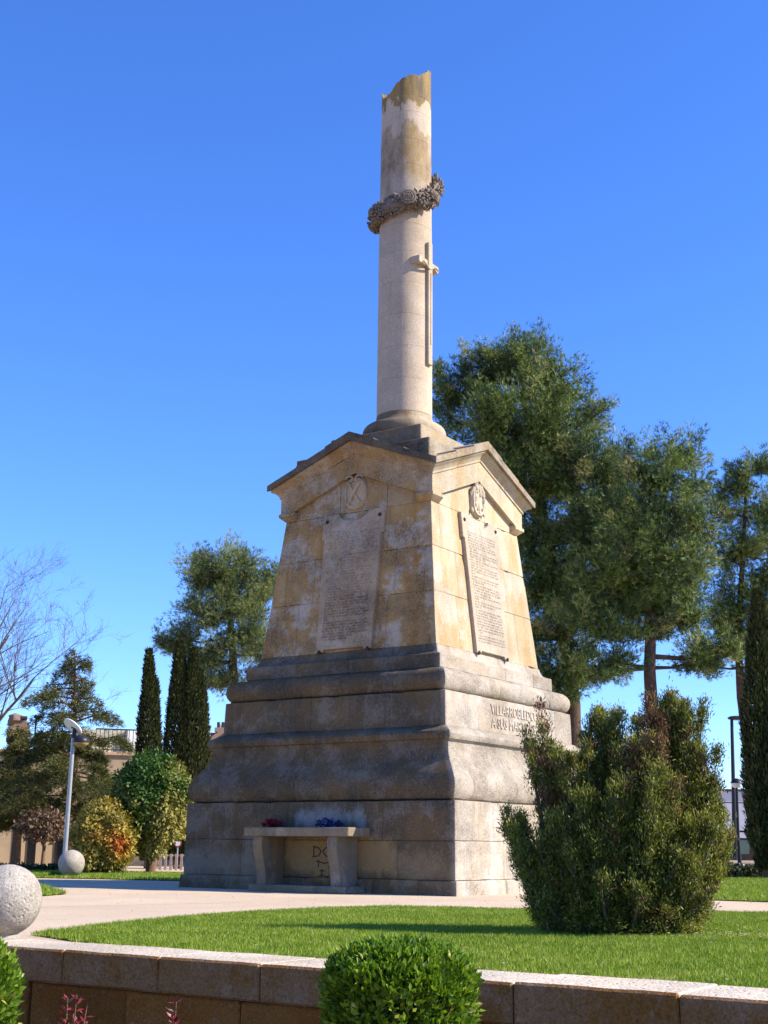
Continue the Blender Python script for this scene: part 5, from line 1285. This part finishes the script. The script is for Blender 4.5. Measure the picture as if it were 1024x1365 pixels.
pj0, pj1 = gnd(52, 1209.5), gnd(335, 1203)
pd = (pj1 - pj0).normalized() * 0.012; pn_ = Vector((-pd.y, pd.x, 0))
o = mesh('path_joint', [(q + d_).to_tuple()[:2] + (0.003,) for q, d_ in ((pj0, -pn_), (pj1, -pn_), (pj1, pn_), (pj0, pn_))], [(0, 1, 2, 3)], plain('path_joint_dirt', (0.30, 0.22, 0.155), 0.95, 0, 0.4, 9)); tag(o, kind='structure')
def litter():
    n = 550; q = MB(); rr = random.Random(8)
    X = [rr.uniform(-6, 6) for _ in range(n)]; Y = [rr.uniform(9.5, 24) ** 1.0 for _ in range(n)]
    poly = [(p.x, p.y) for p in front] + [(p.x, p.y) for p in reversed(wi_)]
    k = inside(poly, np.array(X), np.array(Y))
    for x, y, i in zip(X, Y, k):
        if i: continue
        d = Vector((x - CX, y - CY)); a = d.x * math.cos(TH) - d.y * math.sin(TH); b_ = d.x * math.sin(TH) + d.y * math.cos(TH)
        if (abs(a) < 2.6 and abs(b_) < 2.6) or b_ < WI + 0.1: continue
        r_ = rr.choice((0.004, 0.004, 0.006, 0.009)); h = rr.uniform(0, 6.28)
        c_, s_ = math.cos(h) * r_, math.sin(h) * r_
        q.add([(x + c_, y + s_, 0.001), (x - s_ * .7, y + c_ * .7, 0.001), (x - c_, y - s_, 0.001), (x + s_ * .7, y - c_ * .7, 0.001), (x, y, 0.001 + r_ * 0.8)], [(0, 1, 4), (1, 2, 4), (2, 3, 4), (3, 0, 4)])
    o = q.build('gravel_bits', plain('loose_grit', (0.16, 0.11, 0.075), 0.95, 0, 0.4, 4)); tag(o, kind='stuff')
litter()

def lawn_specks():
    rr = np.random.default_rng(5)
    poly = [(p.x, p.y) for p in front] + [(p.x, p.y) for p in reversed(wi_)]
    def pts(n, c=None, sd=None):
        if c is None: X, Y = rr.uniform(-2.5, 4.5, n), rr.uniform(6.6, 15, n)
        else: X, Y = rr.normal(c[0], sd, n), rr.normal(c[1], sd, n)
        k = inside(poly, X, Y); return np.stack([X[k], Y[k], rr.uniform(0.035, 0.05, k.sum())], 1)
    P = np.concatenate([pts(60, (2.7, 10.5), 0.28), pts(30)])
    n = len(P); k = np.repeat(np.arange(n), 6); a = np.tile(np.arange(6) * math.pi / 3, n)
    V, T, q = leaf_arrays(P[k], np.stack([np.cos(a), np.sin(a), np.full(len(a), 0.15)], 1), np.tile(np.array([0, 0, 1.0]), (len(a), 1)), 0.011, 0.007, rr.random(len(a)), 0.0)
    o = np_mesh('daisies', V, T, q, M['whitepaint']); tag(o, kind='stuff')
    P = pts(110); n = len(P); P[:, 2] = rr.uniform(0.02, 0.045, n)
    V, T, q = leaf_arrays(P, np.stack([rr.normal(size=n), rr.normal(size=n), rr.normal(0, 0.2, n)], 1), np.array([0, 0, 1.0]) + rr.normal(0, 0.3, (n, 3)), rr.uniform(0.02, 0.05, n), rr.uniform(0.01, 0.022, n), rr.random(n))
    o = np_mesh('fallen_leaves', V, T, q, M['brownleaf']); tag(o, kind='stuff')
lawn_specks()
